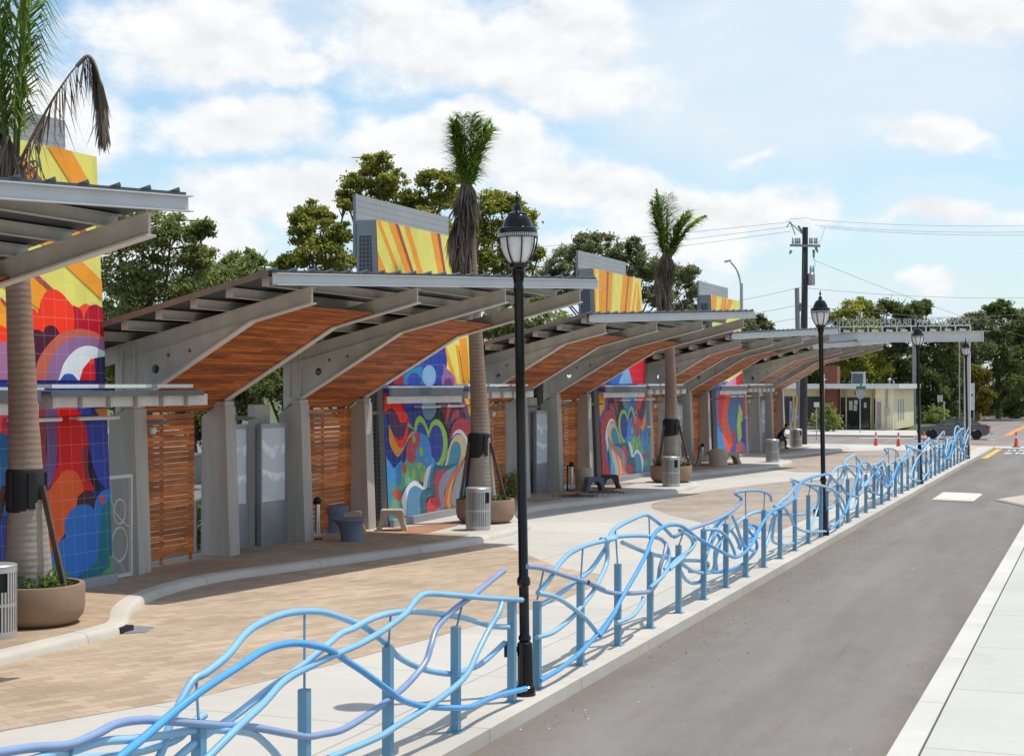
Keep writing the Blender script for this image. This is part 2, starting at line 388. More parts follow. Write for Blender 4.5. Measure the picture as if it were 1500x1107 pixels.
M['rubber']=Mx('rubber',(.018,.018,.018),.8,var=.2)
M['redl']=Mx('red_lens',(.35,.02,.015),.2,var=.05)
M['clearl']=Mx('clear_lens',(.6,.6,.55),.15,var=.05)
M['greens']=Mx('green_sign',(.01,.20,.12),.4,var=.05)
M['signback']=Mx('sign_back',(.36,.36,.36),.45,.5,var=.06)
M['signw']=Mx('sign_white',(.68,.67,.62),.5,var=.05)
M['pole']=Mx('weathered_pole',(.055,.045,.048),.9,var=.25,scale=5,stretch=(6,6,.6))
M['poleg']=Mx('grey_pole',(.28,.28,.28),.8,var=.1)
M['galv']=Mx('galvanised',(.40,.42,.44),.4,.5,var=.08)
M['wire']=Mx('wire',(.2,.21,.22),.6)
M['card']=Mx('cardboard',(.74,.66,.54),.85,var=.06,scale=3)
M['card2']=Mx('weathered_cardboard',(.50,.42,.34),.9,var=.1,scale=3)
M['guard']=Mx('yellow_plastic',(.75,.36,.02),.5,var=.05)
M['skin']=Mx('skin',(.22,.12,.08),.6); M['cloth']=Mx('dark_cloth',(.02,.02,.026),.9); M['denim']=Mx('denim',(.045,.085,.17),.9,var=.2,scale=9); M['hair']=Mx('hair',(.015,.012,.01),.7)
M['leaflitter']=Mx('leaf_litter',(.10,.07,.05),.95,var=.5,scale=12,bump=.6)
M['brown']=Mx('brace_wood',(.10,.065,.045),.7,var=.2)
def palm_mat():
    m,t,p=base('ringed_trunk',.85); tc=t.new('ShaderNodeTexCoord').outputs['Object']
    mp=t.new('ShaderNodeMapping'); mp.inputs['Scale'].default_value=(1,1,1); t.put(mp.inputs[0],tc)
    w=t.new('ShaderNodeTexWave',wave_type='BANDS',bands_direction='Z'); w.inputs['Scale'].default_value=3.4; w.inputs['Distortion'].default_value=1.2; w.inputs['Detail'].default_value=4; w.inputs['Detail Scale'].default_value=3
    t.put(w.inputs[0],tc)
    n=t.noise(tc,3,5,.7); sp=t.new('ShaderNodeSeparateXYZ'); t.put(sp.inputs[0],tc)
    hi=t.smooth(sp.outputs[2],1.2,3.2)
    c=t.mix(hi,A((.37,.325,.27)),A((.26,.165,.12)))
    k=t.math('MULTIPLY_ADD',w.outputs[1],t.math('MULTIPLY_ADD',hi,.20,.05),.86); k=t.math('MULTIPLY',k,t.math('MULTIPLY_ADD',n,.7,.65))
    cc=t.new('ShaderNodeCombineColor'); [t.put(cc.inputs[i],k) for i in range(3)]
    t.put(p.inputs['Base Color'],t.mix(1.0,c,cc.outputs[0],'MULTIPLY'))
    b=t.new('ShaderNodeBump'); b.inputs['Strength'].default_value=.22; b.inputs['Distance'].default_value=.015; t.put(b.inputs['Height'],w.outputs[1]); t.put(p.inputs['Normal'],b.outputs[0]); return m
M['palmtrunk']=palm_mat()
SUN_E=3.6; EXPO=0.0; CLOUD=10.9; SKYTINT=(1.55,1.85,1.9); VEILC=(.80,.90,.98)
# ================================================================ GROUND
def sheet(name, pts_st, z, mat, zb=None):
    mb=MB(); P=[W(s,t,0) for s,t in pts_st]; poly=[(p.x,p.y) for p in P]
    if zb is None:
        tri=tessellate_polygon([[Vector((a,b,0)) for a,b in poly]])
        mb.add([(a,b,z) for a,b in poly],[tuple(t) for t in tri])
        o=mb.build(name,mat,recalc=False)
        me=o.data; bm=bmesh.new(); bm.from_mesh(me)
        for f in bm.faces:
            if f.normal.z<0: f.normal_flip()
        bm.to_mesh(me); bm.free()
    else:
        mb.prism(poly,'xy',zb,z); o=mb.build(name,mat)
    return struct(o)
def rect(s0,s1,t0,t1): return [(s0,t0),(s1,t0),(s1,t1),(s0,t1)]
sheet('ground',rect(-300,1500,-900,900),-.20,M['grass'])
sheet('plaza_paving',rect(-10,94.5,-17.5,-6.03),0,M['conc'],-.3)
sheet('yard',rect(-10,94.5,-55,-17.52),-.005,M['yard'],-.3)
sheet('bus_lane',rect(-10,94.5,-6.02,-2.0),-.15,M['asph'])
mb=MB()                                       # lane kerb on the right, with its joint, then the broom-finished walk
for t0,t1,m in ((-2.0,-1.72,'curbc'),(-1.695,14,'walk')):
    sheet('lane_kerb' if m=='curbc' else 'sidewalk',rect(-10,94.5,t0,t1),0,M['walk'] if m=='walk' else M['whitec'],-.3)
sheet('kerb_joint',rect(-10,94.5,-1.72,-1.695),-.03,M['dark'])
sheet('crossing_apron',rect(94.52,97.5,-40,14),-.11,M['conc'],-.3)
sheet('cross_street',rect(97.52,112,-90,60),-.13,M['road'])
sheet('side_street',rect(112.02,196,-12.4,3),-.126,M['road'])
sheet('far_sidewalk',rect(112.05,124.6,-70,-12.6),.0,M['conc'],-.3)
sheet('far_sidewalk',rect(112.05,190,3.2,8),.0,M['conc'],-.3)
def lines(name,mat,rs,z):
    mb=MB()
    for r in rs:
        q=[W(s,t,z) for s,t in rect(*r)]; mb.face([tuple(p) for p in q])
    o=mb.build(name,mat,recalc=False)
    for f in o.data.polygons: pass
    o.data.flip_normals() if o.data.polygons[0].normal.z<0 else None
    return struct(o)
lines('lane_marking',M['yel'],[(82.2,94.4,-5.95,-5.62)],-.146)
lines('plaza_marking',M['yel'],[(80.5,94.3,-7.15,-6.85)],.004)
lines('street_marking',M['orangel'],[(104.3,104.5,-80,-13),(104.75,104.95,-80,-13),(104.3,104.95,-10,50)],-.126)
lines('side_street_marking',M['orangel'],[(118,160,-7.0,-6.5)],-.121)
lines('stop_line',M['white'],[(109.5,110.1,-16,-7),(98.4,98.6,-40,50)],-.126)
lines('kerb_paint',M['yel'],[(112.06,112.5,-25.5,-20.5)],.004)
# tan paver fields on the plaza
sheet('paver_area',[(2,-12.2),(8,-11.4),(13.4,-10.7),(15.7,-9.75),(18,-9.3),(20.4,-8.95),(23,-8.65),(25,-8.5),(27,-8.55),(28.3,-8.9),(28.6,-9.4),(29.2,-10.1),(30.6,-11.1),(32.6,-12.5),(32.8,-14.5),(20,-16),(2,-16)],.004,M['pave'])
sheet('paver_area',[(37.9,-7.5),(38.3,-8.2),(39.8,-9.8),(42,-11.3),(44,-12.35),(45.6,-12.8),(47.7,-12.85),(50.8,-12.7),(54,-12.1),(58,-11),(61,-9.2),(62,-7.5)],.004,M['paveb'])
sheet('paver_area',[(65.5,-7.5),(64.6,-9.6),(64,-11.8),(66,-13.4),(72,-14.2),(82,-14),(87,-11.5),(87,-7.5)],.004,M['paveb'])
# raised platform with its saw-toothed kerb
tmpl=[(0,-13.3),(.55,-13.6),(1.35,-14.12),(2.6,-14.7),(4.0,-15.02),(5.6,-15.05),(7.2,-14.66),(9.7,-13.99),(12.9,-13.25),(14.6,-13.22),(16.4,-13.22)]
front=[]
for k in range(-1,4): front += [(19.3+17.2*k+a,b) for a,b in tmpl]
front=[(s,t) for s,t in front if s<88.5]+[(88.5,-13.6),(89.5,-14.6)]
sheet('platform',[(s,t-.2) for s,t in front]+[(89.7,-17.4),(2,-17.4)],.13,M['conc'],-.1)
mb=MB(); V=[];Q=[]
fr=[Vector((s,t)) for s,t in front]
sm=[Vector((p.x,p.y)) for p in spline([Vector((a.x,a.y,0)) for a in fr],3)]
for i,p in enumerate(sm):
    d=(sm[min(i+1,len(sm)-1)]-sm[max(i-1,0)]).normalized(); n=Vector((-d.y,d.x))
    if n.y<0: n=-n
    for off,z in ((0.0,-.05),(-.015,.07),(-.05,.118),(-.11,.137),(-.30,.139),(-.32,.10)):
        q=p+n*off; mb.v.append(tuple(W(q.x,q.y,z)))
for i in range(len(sm)-1):
    for j in range(5):
        a=i*6+j; mb.f.append((a,a+1,a+7,a+6)); mb.m.append(0); mb.c.append(None)
struct(mb.build('platform_kerb',M['curbc'],smooth=50))
sheet('platform_pavers',[(s,t-.33) for s,t in front if s<33.4]+[(33.55,-13.75),(33.5,-17.3),(2,-17.3)],.134,M['pave2'])
sheet('platform_pavers',[(32.2,-15.1),(33.5,-14.8),(35.6,-14.9),(36.2,-15.3),(34.5,-16.0),(33.55,-16.2),(33.52,-15.25)],.138,M['pave3'])
for k in (1,2,3): sheet('platform_pavers',[(32.4+17.2*k-6.3,-15.6),(33.5+17.2*k-3,-14.9),(36.6+17.2*k-1,-15.4),(34.2+17.2*k,-16.3),(27+17.2*k,-17.2)],.135+.0005*k,M['pave2'])
# kerb strip under the railing
sheet('railing_kerb',rect(-10,82.4,-6.55,-6.028),.002,M['curbc'],-.25)
# ================================================================ SHELTERS
zt=lambda X: 4.42+.25*X
zl=lambda X: 4.72+.27*(X-2.26) if X<2.26 else 4.72+.25*(X-2.26)
Xf=lambda Y: 3.62+.188*Y
YC=(0,3.16,6.32,9.5)
def circ(cx,cz,r,n=14): return [(cx+r*math.cos(2*math.pi*i/n),cz+r*math.sin(2*math.pi*i/n)) for i in range(n)]
def make_shelter():
    o3=(0,0,.13)
    root=thing('bus_shelter','','bus shelter',W(24.5,-16.48,.13),-TH,'bus shelters along the platform')
    for ci,yc in enumerate(YC):
        mb=MB(); mb.prism([(.02,.13),(-.09,3.14),(-.30,3.14),(-.64,2.94),(-.66,.13)],'xz',yc-.2,yc+.2)
        mb.prism([(-.11,3.14),(-.11,3.25),(-.30,3.25),(-.46,3.14)],'xz',yc-.185,yc+.185)
        c=mb.build('column',M['stucco'],root,off=o3,bevel=.012)
        l=MB(); l.prism([(-.32,2.86),(.16,2.86),(.40,2.92),(.16,2.94),(-.32,2.94)],'xz',yc+.203,yc+.30)
        l.build('wall_light',M['case'],c,off=o3)
        if ci==0:
            d=MB(); d.lathe([(.02,2.80),(.06,2.79),(.065,2.73),(.05,2.68),(.02,2.66)],14,(.0,yc+.27)); d.build('dome_camera',M['tubew'],c,off=o3,smooth=40)
    for yc in YC:
        T=3.45+.19*yc
        out=[(-1.2,zt(-1.2)),(T,zt(T)),(T,zl(T)),(2.26,4.72),(-.2,3.27),(-.30,3.256),(-.62,3.02),(-.62,3.98),(-1.2,3.84)]
        mb=MB(); mb.prism(out,'xz',yc-.03,yc+.03,0,[circ(.25,3.87,.085),circ(.52,4.12,.04,10),circ(.97,4.2,.04,10)])
        lo=[(-.18,3.285),(2.26,4.72),(T+.03,zl(T+.03))]
        for a,b in zip(lo,lo[1:]):
            mb.bar((a[0],yc,a[1]-.014),(b[0],yc,b[1]-.014),.20,.028,1)
        mb.bar((-1.22,yc,zt(-1.22)+.002),(T+.03,yc,zt(T+.03)+.002),.20,.026,0)
        a=(-.62,3.99); b=(2.3,4.745)
        for sg in (-1,1): mb.bar((a[0],yc+sg*.05,a[1]),(b[0],yc+sg*.05,b[1]),.035,.018,0)
        for X in (-.45,-.18):
            for sg in (-1,1): mb.box(X-.012,X+.012,yc+min(sg*.031,sg*.09),yc+max(sg*.031,sg*.09),3.30,zt(X)-.02,0)
        mb.build('roof_beam',[M['steel'],M['flange']],root,off=o3)
    for b0,b1 in ((YC[0],YC[1]),(YC[2],YC[3])):
        mb=MB(); prof=[(-.60,3.03),(-.2,3.27),(2.26,4.725),(3.15,4.945)]
        seg=[]; 
        for p,q in zip(prof,prof[1:]):
            L=math.hypot(q[0]-p[0],q[1]-p[1]); n=max(1,round(L/.088)); 
            for i in range(n): seg.append(((p[0]+(q[0]-p[0])*(i+.06)/n,p[1]+(q[1]-p[1])*(i+.06)/n),(p[0]+(q[0]-p[0])*(i+.94)/n,p[1]+(q[1]-p[1])*(i+.94)/n)))
        for p,q in seg:
            mid=b0+1.6+rnd.uniform(-.9,.9)
            for y0,y1 in ((b0+.035,mid-.002),(mid+.002,b1-.035)):
                d=Vector((q[0]-p[0],0,q[1]-p[1])); L=d.length; d.normalize(); nn=Vector((-d.z,0,d.x))
                mb.obox(Vector(((p[0]+q[0])/2,(y0+y1)/2,(p[1]+q[1])/2+.03)),d,Vector((0,1,0)),nn,L/2,(y1-y0)/2,.012+rnd.uniform(0,.004))
        mb.build('timber_soffit',M['wood'],root,off=o3)
    for y0,y1 in ((.22,2.38),(6.54,9.28)):
        mb=MB(); z=.27
        while z<2.95:
            for a,b in ((y0,(y0+y1)/2-.003),((y0+y1)/2+.003,y1)):
                mb.box(-.47+rnd.uniform(-.004,.004),-.445,a,b,z,z+.093+rnd.uniform(-.004,.002))
            z+=.106
        for yy in (y0+.06,(y0+y1)/2,y1-.06): mb.box(-.52,-.472,yy-.03,yy+.03,.14,3.05)
        mb.build('timber_screen',M['slat'],root,off=o3)
    X=-1.0
    while X<5.2:
        y0=-1.22 if X<Xf(-1.22)-.1 else (X+.1-3.62)/.188
        mb=MB(); z=zt(X)+.018
        mb.box(X-.008,X+.008,y0,9.75,z,z+.17); mb.box(X+.008,X+.085,y0,9.75,z,z+.012); mb.box(X+.008,X+.085,y0,9.75,z+.158,z+.17)
        if y0<-1: mb.box(X-.05,X+.085,y0-.012,y0,z,z+.17)
        mb.build('purlin',M['purlin'],root,off=o3); X+=.70
    mb=MB(); zz=lambda X: zt(X)+.20
    E=[(-1.25,-1.35),(Xf(-1.35)+.05,-1.35),(Xf(9.9)+.05,9.9),(-1.25,9.9)]
    up=[(x,y,zz(x)+.03) for x,y in E]; dn=[(x,y,zz(x)) for x,y in E]
    mb.add(up+dn,[(0,1,2,3),(7,6,5,4),(0,4,5,1),(1,5,6,2),(2,6,7,3),(3,7,4,0)])
    y=-1.25
    while y<9.9:
        x1=Xf(y)+.07; x0=-1.25
        vs=[]
        for x in (x0,x1): vs+= [(x,y-.13,zz(x)+.031),(x,y+.03,zz(x)+.031),(x,y,zz(x)+.082)]
        mb.add(vs,[(0,1,2),(3,5,4),(0,3,4,1),(1,4,5,2),(2,5,3,0)]); y+=.5
    mb.build('roof_sheet',M['roofm'],root,off=o3)
    mb=MB(); mb.bar((-1.27,-1.37,zz(-1.27)+.0),(Xf(-1.37)-.02,-1.37,zz(Xf(-1.37))),.035,.10)
    mb.bar((-1.27,-1.37,zz(-1.27)),(-1.27,9.92,zz(-1.27)),.035,.1); mb.build('roof_edge',M['roofedge'],root,off=o3)
    mb=MB(); n=1
    p=Vector((Xf(-1.35)+.06,-1.35,0)); q=Vector((Xf(9.92)+.06,9.92,0))
    a=Vector((p.x,p.y,zt(p.x)+.075)); b=Vector((q.x,q.y,zt(q.x)+.075))
    d=(b-a).normalized(); side=Vector((d.y,-d.x,0)).normalized()
    mb.bar(a,b,.02,.19); mb.bar(a+side*.045+Vector((0,0,.095)),b+side*.045+Vector((0,0,.095)),.11,.016); mb.bar(a+side*.045-Vector((0,0,.095)),b+side*.045-Vector((0,0,.095)),.11,.016)
    mb.build('fascia_beam',M['fascia'],root,off=o3)
    return root
sh_lab=['bus shelter cut off by the left edge of the photo, only its roof tip showing',
 'nearest whole bus shelter with orange timber soffits behind the big lamp post',
 'middle bus shelter right behind the second palm tree and the big lamp post',
 'bus shelter behind the third palm, under the utility pole',
 'farthest and smallest bus shelter, its roof under the station sign beam']
sh=make_shelter(); shelters=[]
for k in range(5):
    o=sh if k==0 else dup(sh); o.location=W(24.5+17.2*(k-1),-16.48,.13); o['label']=sh_lab[k]; shelters.append(o)
# display cases and backing slabs between the inner columns of each shelter
def make_case():
    r=thing('display_case','','display case',(0,0,0),-TH,'display cases in the shelters')
    f=MB(); f.box(-.055,.055,-.56,.56,0,.90); f.box(-.05,.05,-.56,-.50,.90,2.52); f.box(-.05,.05,.50,.56,.90,2.52); f.box(-.06,.06,-.57,.57,2.52,2.62); f.box(-.05,.05,-.5,.5,.9,.95)
    f.build('case_frame',M['case'],r); p=MB(); p.box(-.02,.035,-.5,.5,.95,2.52); p.build('poster_pane',M['film'],r); return r
def make_slab():
    r=MB(); r.box(-.09,.09,-.32,.32,0,3.02); return r.build('concrete_slab',M['stucco'],bevel=.01)
case=make_case(); slab=make_slab(); slab.rotation_euler=(0,0,-TH); slab['category']='wall slab'; slab['group']='slabs behind the display cases'
nth=['cut-off leftmost','nearest whole','middle','second farthest','farthest']
for k in range(5):
    for j,(ds,t) in enumerate(((4.05,-17.05),(5.35,-16.85))):
        c=case if (k,j)==(0,0) else dup(case); c.location=W(24.5+17.2*(k-1)+ds,t,.13)
        c['label']='grey display case with milky pane, %s of the pair, %s shelter'%(['left','right'][j],nth[k])
        b=slab if (k,j)==(0,0) else dup(slab); b.location=W(24.5+17.2*(k-1)+ds+.05,t-.35,.13)
        b['label']='plain grey slab rising behind the %s display case of the %s shelter'%(['left','right'][j],nth[k])
# ================================================================ MURAL WALLS
FW=5.93; LEAN=.0443
def face(px,py,s0):
    k=(px-750)/F; m=(HY-py)/F
    y=(-16.25-LEAN*3.47)/((k*CS-SN)+LEAN*m)
    return (y*(k*SN+CS)-s0, HC+y*m)
class Art:
    def __init__(s,s0): s.s0=s0; s.items=[]
    def p(s,col,pts,z=(1,0,0)):
        s.items.append((srgb(*col),[face(z[1]+x/z[0],z[2]+y/z[0],s.s0) for x,y in pts]))
    def e(s,col,cx,cy,rx,ry,z=(1,0,0)): s.p(col,[(cx+rx*math.cos(i*math.pi/10),cy+ry*math.sin(i*math.pi/10)) for i in range(20)],z)
    def r(s,col,a0,a1,h0,h1): s.items.append((srgb(*col),[(a0,h0),(a1,h0),(a1,h1),(a0,h1)]))
def smoothpoly(P):
    if len(P)<7: return P
    n=len(P); out=[]
    for i in range(n):
        p0,p1,p2,p3=[Vector(P[(i+d)%n]) for d in (-1,0,1,2)]
        a=(p1-p0); b=(p2-p1)
        out.append(p1)
        c=(p3-p2)
        if a.length>0 and b.length>0 and c.length>0 and a.angle(b)<1.0 and b.angle(c)<1.0 and b.length>.08:
            for t in (.33,.67): out.append(.5*((2*p1)+(p2-p0)*t+(2*p0-5*p1+4*p2-p3)*t*t+(3*p1-p0-3*p2+p3)*t**3))
    return [tuple(v) for v in out]
YEL=(238,226,112);ORA=(252,160,38);MAR=(172,78,62);NAV=(36,46,126)
a1=Art(17.25); z3=(6.15,0,400);z4=(6.15,0,560);z5=(6.15,0,700);z8=(7.906,0,160)
a1.r(YEL,0,FW,3.3,7.58); a1.r((40,56,140),0,FW,.13,3.70)
a1.p(ORA,[(68,209),(104,219),(150,292),(150,338)]); a1.p(MAR,[(33.5,229.6),(33,237),(62,276),(120,345),(132,345),(67,271)]); a1.p(ORA,[(33,237),(62,276),(120,345),(80,345),(33,290)])
a1.p(ORA,[(43,340),(75,340),(149,411),(149.6,440)]); a1.p(MAR,[(10,372),(22,372),(78,424),(68,425)]); a1.p(ORA,[(-40,372),(10,372),(68,425),(57,453),(35,438),(-30,400)]); a1.p(ORA,[(-60,440),(0,441),(10,455),(10,500),(-60,500)]); a1.p(MAR,[(0,435),(0,441),(11,452),(11,446)])
a1.p((255,58,24),[(235,370),(260,330),(290,318),(320,335),(338,365),(350,310),(365,240),(400,180),(450,150),(500,150),(560,190),(610,250),(650,300),(665,370),(665,500),(560,540),(420,600),(240,600)],z3)
a1.p((255,80,40),[(705,310),(760,272),(805,290),(790,400),(745,420)],z3)
a1.p((190,14,38),[(650,290),(700,310),(735,360),(748,430),(762,360),(800,300),(850,283),(890,300),(925,345),(945,640),(820,600),(660,540),(668,400)],z3)
a1.p((255,58,24),[(-200,420),(0,470),(60,500),(60,620),(-200,620)],z3); a1.p((165,110,150),[(-200,620),(62,620),(62,960),(-200,960)],z3)
a1.p((78,26,48),[(245,570),(270,530),(300,510),(340,510),(382,535),(400,490),(450,470),(500,490),(530,540),(430,640),(340,960),(270,960)],z3)
a1.p((200,98,80),[(290,965),(330,800),(400,680),(500,570),(600,520),(720,503),(850,530),(945,580),(955,965)],z3)
a1.p((150,108,150),[(398,965),(440,800),(510,680),(600,600),(700,568),(800,570),(945,615),(955,965)],z3)
a1.p((228,230,234),[(518,965),(560,830),(620,740),(690,680),(770,655),(850,665),(948,705),(955,965)],z3)
a1.p((222,22,34),[(708,965),(740,860),(800,790),(850,765),(945,750),(950,965)],z3); a1.p((52,46,96),[(835,770),(900,755),(948,752),(952,965),(862,965)],z3); a1.e((255,70,30),822,798,22,28,z3)
a1.p((52,84,170),[(530,965),(570,912),(610,903),(650,912),(695,965)],z3)
a1.p((205,62,78),[(-200,150),(60,190),(60,480),(0,450),(-200,430)],z4); a1.p((26,98,150),[(-200,430),(0,452),(60,480),(60,1200),(-200,1200)],z4)
a1.p((150,60,56),[(280,150),(395,150),(410,500),(400,720),(375,900),(300,900)],z4)
a1.p((112,78,134),[(390,150),(520,150),(505,400),(508,640),(480,850),(400,1040),(350,900),(400,720),(412,500)],z4)
a1.p((212,12,18),[(515,150),(600,175),(660,210),(710,280),(755,360),(782,450),(792,560),(772,720),(800,820),(850,960),(700,1000),(420,1020),(470,880),(500,760),(512,640),(500,400)],z4)
a1.p((140,34,46),[(720,600),(792,550),(785,760),(835,930),(760,880),(735,740)],z4)
a1.p((46,62,158),[(700,240),(840,250),(900,320),(985,340),(1000,980),(900,920),(830,760),(790,560),(760,380)],z4); a1.p((226,140,60),[(840,240),(975,230),(975,335),(910,330)],z4)
a1.p((20,14,26),[(790,600),(830,800),(905,935),(890,980),(850,970),(795,840),(780,700)],z4)
a1.p((226,92,34),[(350,1200),(430,980),(500,880),(560,800),(620,788),(680,810),(725,890),(745,980),(690,1060),(720,1240)],z4)
a1.p((226,92,34),[(350,230),(430,110),(740,80),(700,170),(690,250),(610,330),(585,480),(540,550),(450,740),(400,640),(372,480)],z5)
a1.p((70,28,44),[(680,1120),(690,1030),(745,975),(800,972),(850,1010),(840,1120)],z4)
a1.p((44,112,196),[(430,980),(435,720),(480,630),(540,560),(580,530),(565,430),(600,330),(660,260),(730,235),(800,245),(838,275),(850,200),(890,130),(950,100),(1000,92),(1030,920),(760,980)],z5)
a1.p((30,112,128),[(900,320),(940,230),(1010,170),(1028,920),(680,900),(760,830),(870,720)],z5); a1.p((92,158,92),[(970,700),(1018,690),(1026,870),(880,905),(930,830),(985,800)],z5)
a1.e((206,74,66),910,192,24,42,z5); a1.p((60,150,96),[(440,750),(520,800),(600,850),(580,930),(430,930)],z5)
a2=Art(34.45); y1=(9.225,540,560);y2=(9.225,540,660);y6=(9.225,540,300);y7=(9.225,560,480)
a2.r(YEL,0,FW,3.4,7.58); a2.r((36,58,150),0,FW,.13,3.70)
for c,P in ((ORA,[(100,195),(155,205),(440,960),(385,960)]),(ORA,[(255,230),(355,255),(592,965),(520,965)]),(MAR,[(355,255),(405,270),(624,950),(588,960)]),(ORA,[(480,280),(550,300),(745,965),(682,975)]),(ORA,[(835,370),(920,385),(1022,985),(950,985)]),(MAR,[(920,385),(965,395),(1052,985),(1022,985)]),(ORA,[(115,620),(265,965),(132,965)]),(ORA,[(1150,440),(1230,455),(1300,1000),(1230,1000)]),(MAR,[(1330,480),(1370,490),(1420,1000),(1380,1000)])): a2.p(c,P,y6)
a2.p(ORA,[(830,290),(870,260),(1085,770),(980,770)],y7); a2.p(YEL,[(870,260),(985,200),(1070,770),(1020,770)],y7); a2.p(ORA,[(985,230),(1040,240),(1105,770),(1062,770)],y7); a2.p(ORA,[(1040,150),(1135,130),(1180,770),(1112,770)],y7); a2.p((46,60,60),[(1035,310),(1042,300),(1108,770),(1100,770)],y7); a2.p((255,172,20),[(1170,120),(1420,120),(1420,770),(1190,770)],y7)
a2.p((40,62,156),[(150,770),(540,300),(820,250),(855,330),(872,430),(868,520),(840,600),(800,680),(790,770)],y7)
a2.p((34,128,184),[(280,770),(292,640),(400,560),(520,510),(548,560),(540,770)],y7); a2.e((40,62,160),430,720,95,110,y7); a2.p((224,40,60),[(150,770),(160,720),(285,620),(282,770)],y7)
a2.e((132,168,206),630,650,92,145,y7); a2.p((156,104,160),[(825,480),(862,545),(935,610),(975,690),(985,770),(800,770),(795,680),(822,610)],y7); a2.e((112,64,124),890,740,55,62,y7)
a2.p((28,20,34),[(770,500),(850,470),(905,400),(930,120),(1040,120),(1045,600),(1110,640),(1060,800),(1000,600),(900,500)],y1)
a2.p((84,52,84),[(930,150),(1200,200),(1290,250),(1350,430),(1385,600),(1330,560),(1200,500),(1120,540),(1060,640),(1030,500),(1000,400),(945,330)],y1)
a2.p((130,92,146),[(1180,200),(1240,200),(1310,300),(1352,450),(1420,560),(1400,620),(1335,540),(1290,400)],y1)
a2.p((255,165,30),[(1255,150),(1700,150),(1700,560),(1420,520),(1350,440),(1320,320)],y1); a2.p(YEL,[(1290,150),(1310,150),(1385,400),(1365,420)],y1)
a2.p((230,66,56),[(1075,280),(1100,310),(1105,370),(1085,430),(1060,500),(1045,600),(1040,480),(1055,350)],y1); a2.p((196,80,90),[(1100,540),(1120,450),(1150,395),(1195,368),(1225,390),(1222,470),(1160,490)],y1)
a2.e((106,140,172),810,340,95,165,y1)
a2.p((255,40,16),[(120,150),(405,150),(440,300),(480,400),(528,450),(500,540),(450,555),(410,520),(370,420),(330,360),(290,345),(250,370),(235,410),(120,430)],y1); a2.p((196,10,30),[(405,150),(470,150),(482,400),(445,310)],y1)
a2.p((80,42,86),[(240,400),(260,362),(290,350),(340,370),(380,440),(430,545),(505,545),(495,650),(460,750),(420,785),(370,770),(320,700),(270,530)],y1)
a2.p((255,40,16),[(310,670),(370,760),(420,776),(465,740),(495,640),(527,460),(537,520),(527,680),(500,780),(450,865),(400,865),(350,790)],y1)
a2.p((226,150,40),[(265,560),(305,650),(350,785),(400,868),(450,875),(495,815),(540,700),(600,655),(640,660),(560,740),(500,830),(450,935),(400,997),(370,997),(320,925),(270,790)],y1)
a2.p((160,205,70),[(605,640),(620,540),(650,470),(690,452),(730,480),(770,560),(805,640),(830,560),(870,510),(920,498),(970,530),(1022,620),(1057,740),(1055,900),(1015,1010),(940,1120),(905,1085),(880,900),(700,700)],y1)
a2.p((140,190,80),[(535,540),(600,620),(620,650),(560,610),(530,600)],y1)
a2.p((54,64,164),[(640,665),(660,570),(690,537),(740,580),(780,680),(800,765),(820,690),(860,602),(900,572),(960,610),(988,700),(1003,830),(980,980),(920,1080),(850,1070),(820,850),(700,720)],y1)
a2.p((70,146,214),[(600,690),(640,665),(700,680),(770,725),(820,820),(850,1000),(905,1080),(880,1240),(700,1330),(480,1330),(500,900),(560,760)],y1)
a2.p((196,72,76),[(690,668),(640,685),(560,760),(500,900),(500,1000),(540,1085),(600,1095),(645,1010),(620,960),(660,880),(692,760)],y1)
for e in ((705,935,25,62),(607,770,20,48),(775,1055,12,26)): a2.e((150,200,60),*e,y1)
a2.p((66,142,206),[(150,60),(255,120),(290,170),(330,240),(380,180),(440,120),(470,250),(430,420),(330,600),(285,640),(150,640)],y2); a2.p((70,150,170),[(150,430),(430,420),(440,620),(440,1000),(150,1000)],y2)
a2.p((112,170,138),[(440,250),(500,100),(540,170),(650,150),(740,180),(770,300),(720,400),(640,420),(500,480),(440,600),(440,820),(285,800),(330,600),(425,420)],y2)
a2.p((205,84,76),[(450,160),(490,165),(502,300),(470,305),(440,230)],y2); a2.p((205,90,76),[(320,540),(350,505),(385,520),(400,560),(425,530),(442,560),(430,650),(390,680),(350,640),(325,600)],y2)
for e in ((600,320,28,72),(680,200,30,52),(715,350,27,85),(520,290,20,42),(742,225,15,30)): a2.e((168,200,72),*e,y2)
a2.p((150,205,60),[(915,160),(960,120),(1010,0),(1060,-60),(1020,90),(965,195),(920,200)],y2)
a2.p((110,178,160),[(960,195),(1010,110),(1060,-30),(1080,-30),(1040,100),(990,210)],y2)
a2.p((196,62,66),[(1085,780),(1105,640),(1150,540),(1200,490),(1270,480),(1340,520),(1420,600),(1700,700),(1700,2200),(1300,2200),(1390,1300),(1385,900),(1340,790),(1300,700),(1230,650),(1150,680),(1110,740)],y1)
a2.p((232,232,234),[(1105,760),(1150,670),(1222,632),(1290,690),(1340,790),(1380,950),(1350,1200),(1320,1100),(1320,860),(1290,760),(1225,690),(1165,695)],y1)
a2.p((226,198,146),[(955,1285),(1020,1110),(1060,960),(1090,830),(1145,735),(1200,700),(1260,722),(1312,800),(1325,900),(1292,1000),(1240,1130),(1200,1230),(1190,1230),(1200,1120),(1240,960),(1232,842),(1190,796),(1140,812),(1100,900),(1080,1010),(1030,1180),(985,1290)],y1)
a2.p((74,146,172),[(985,1290),(1030,1180),(1082,1000),(1102,900),(1142,814),(1190,798),(1230,843),(1237,960),(1198,1110),(1185,1240),(1100,1290)],y1)
a2.p((232,233,236),[(440,640),(480,530),(550,440),(620,398),(680,430),(725,490),(740,350),(780,230),(845,180),(820,270),(790,400),(775,500),(725,525),(690,505),(620,474),(550,515),(512,620),(502,760),(505,940),(490,930),(468,860),(445,740)],y2)
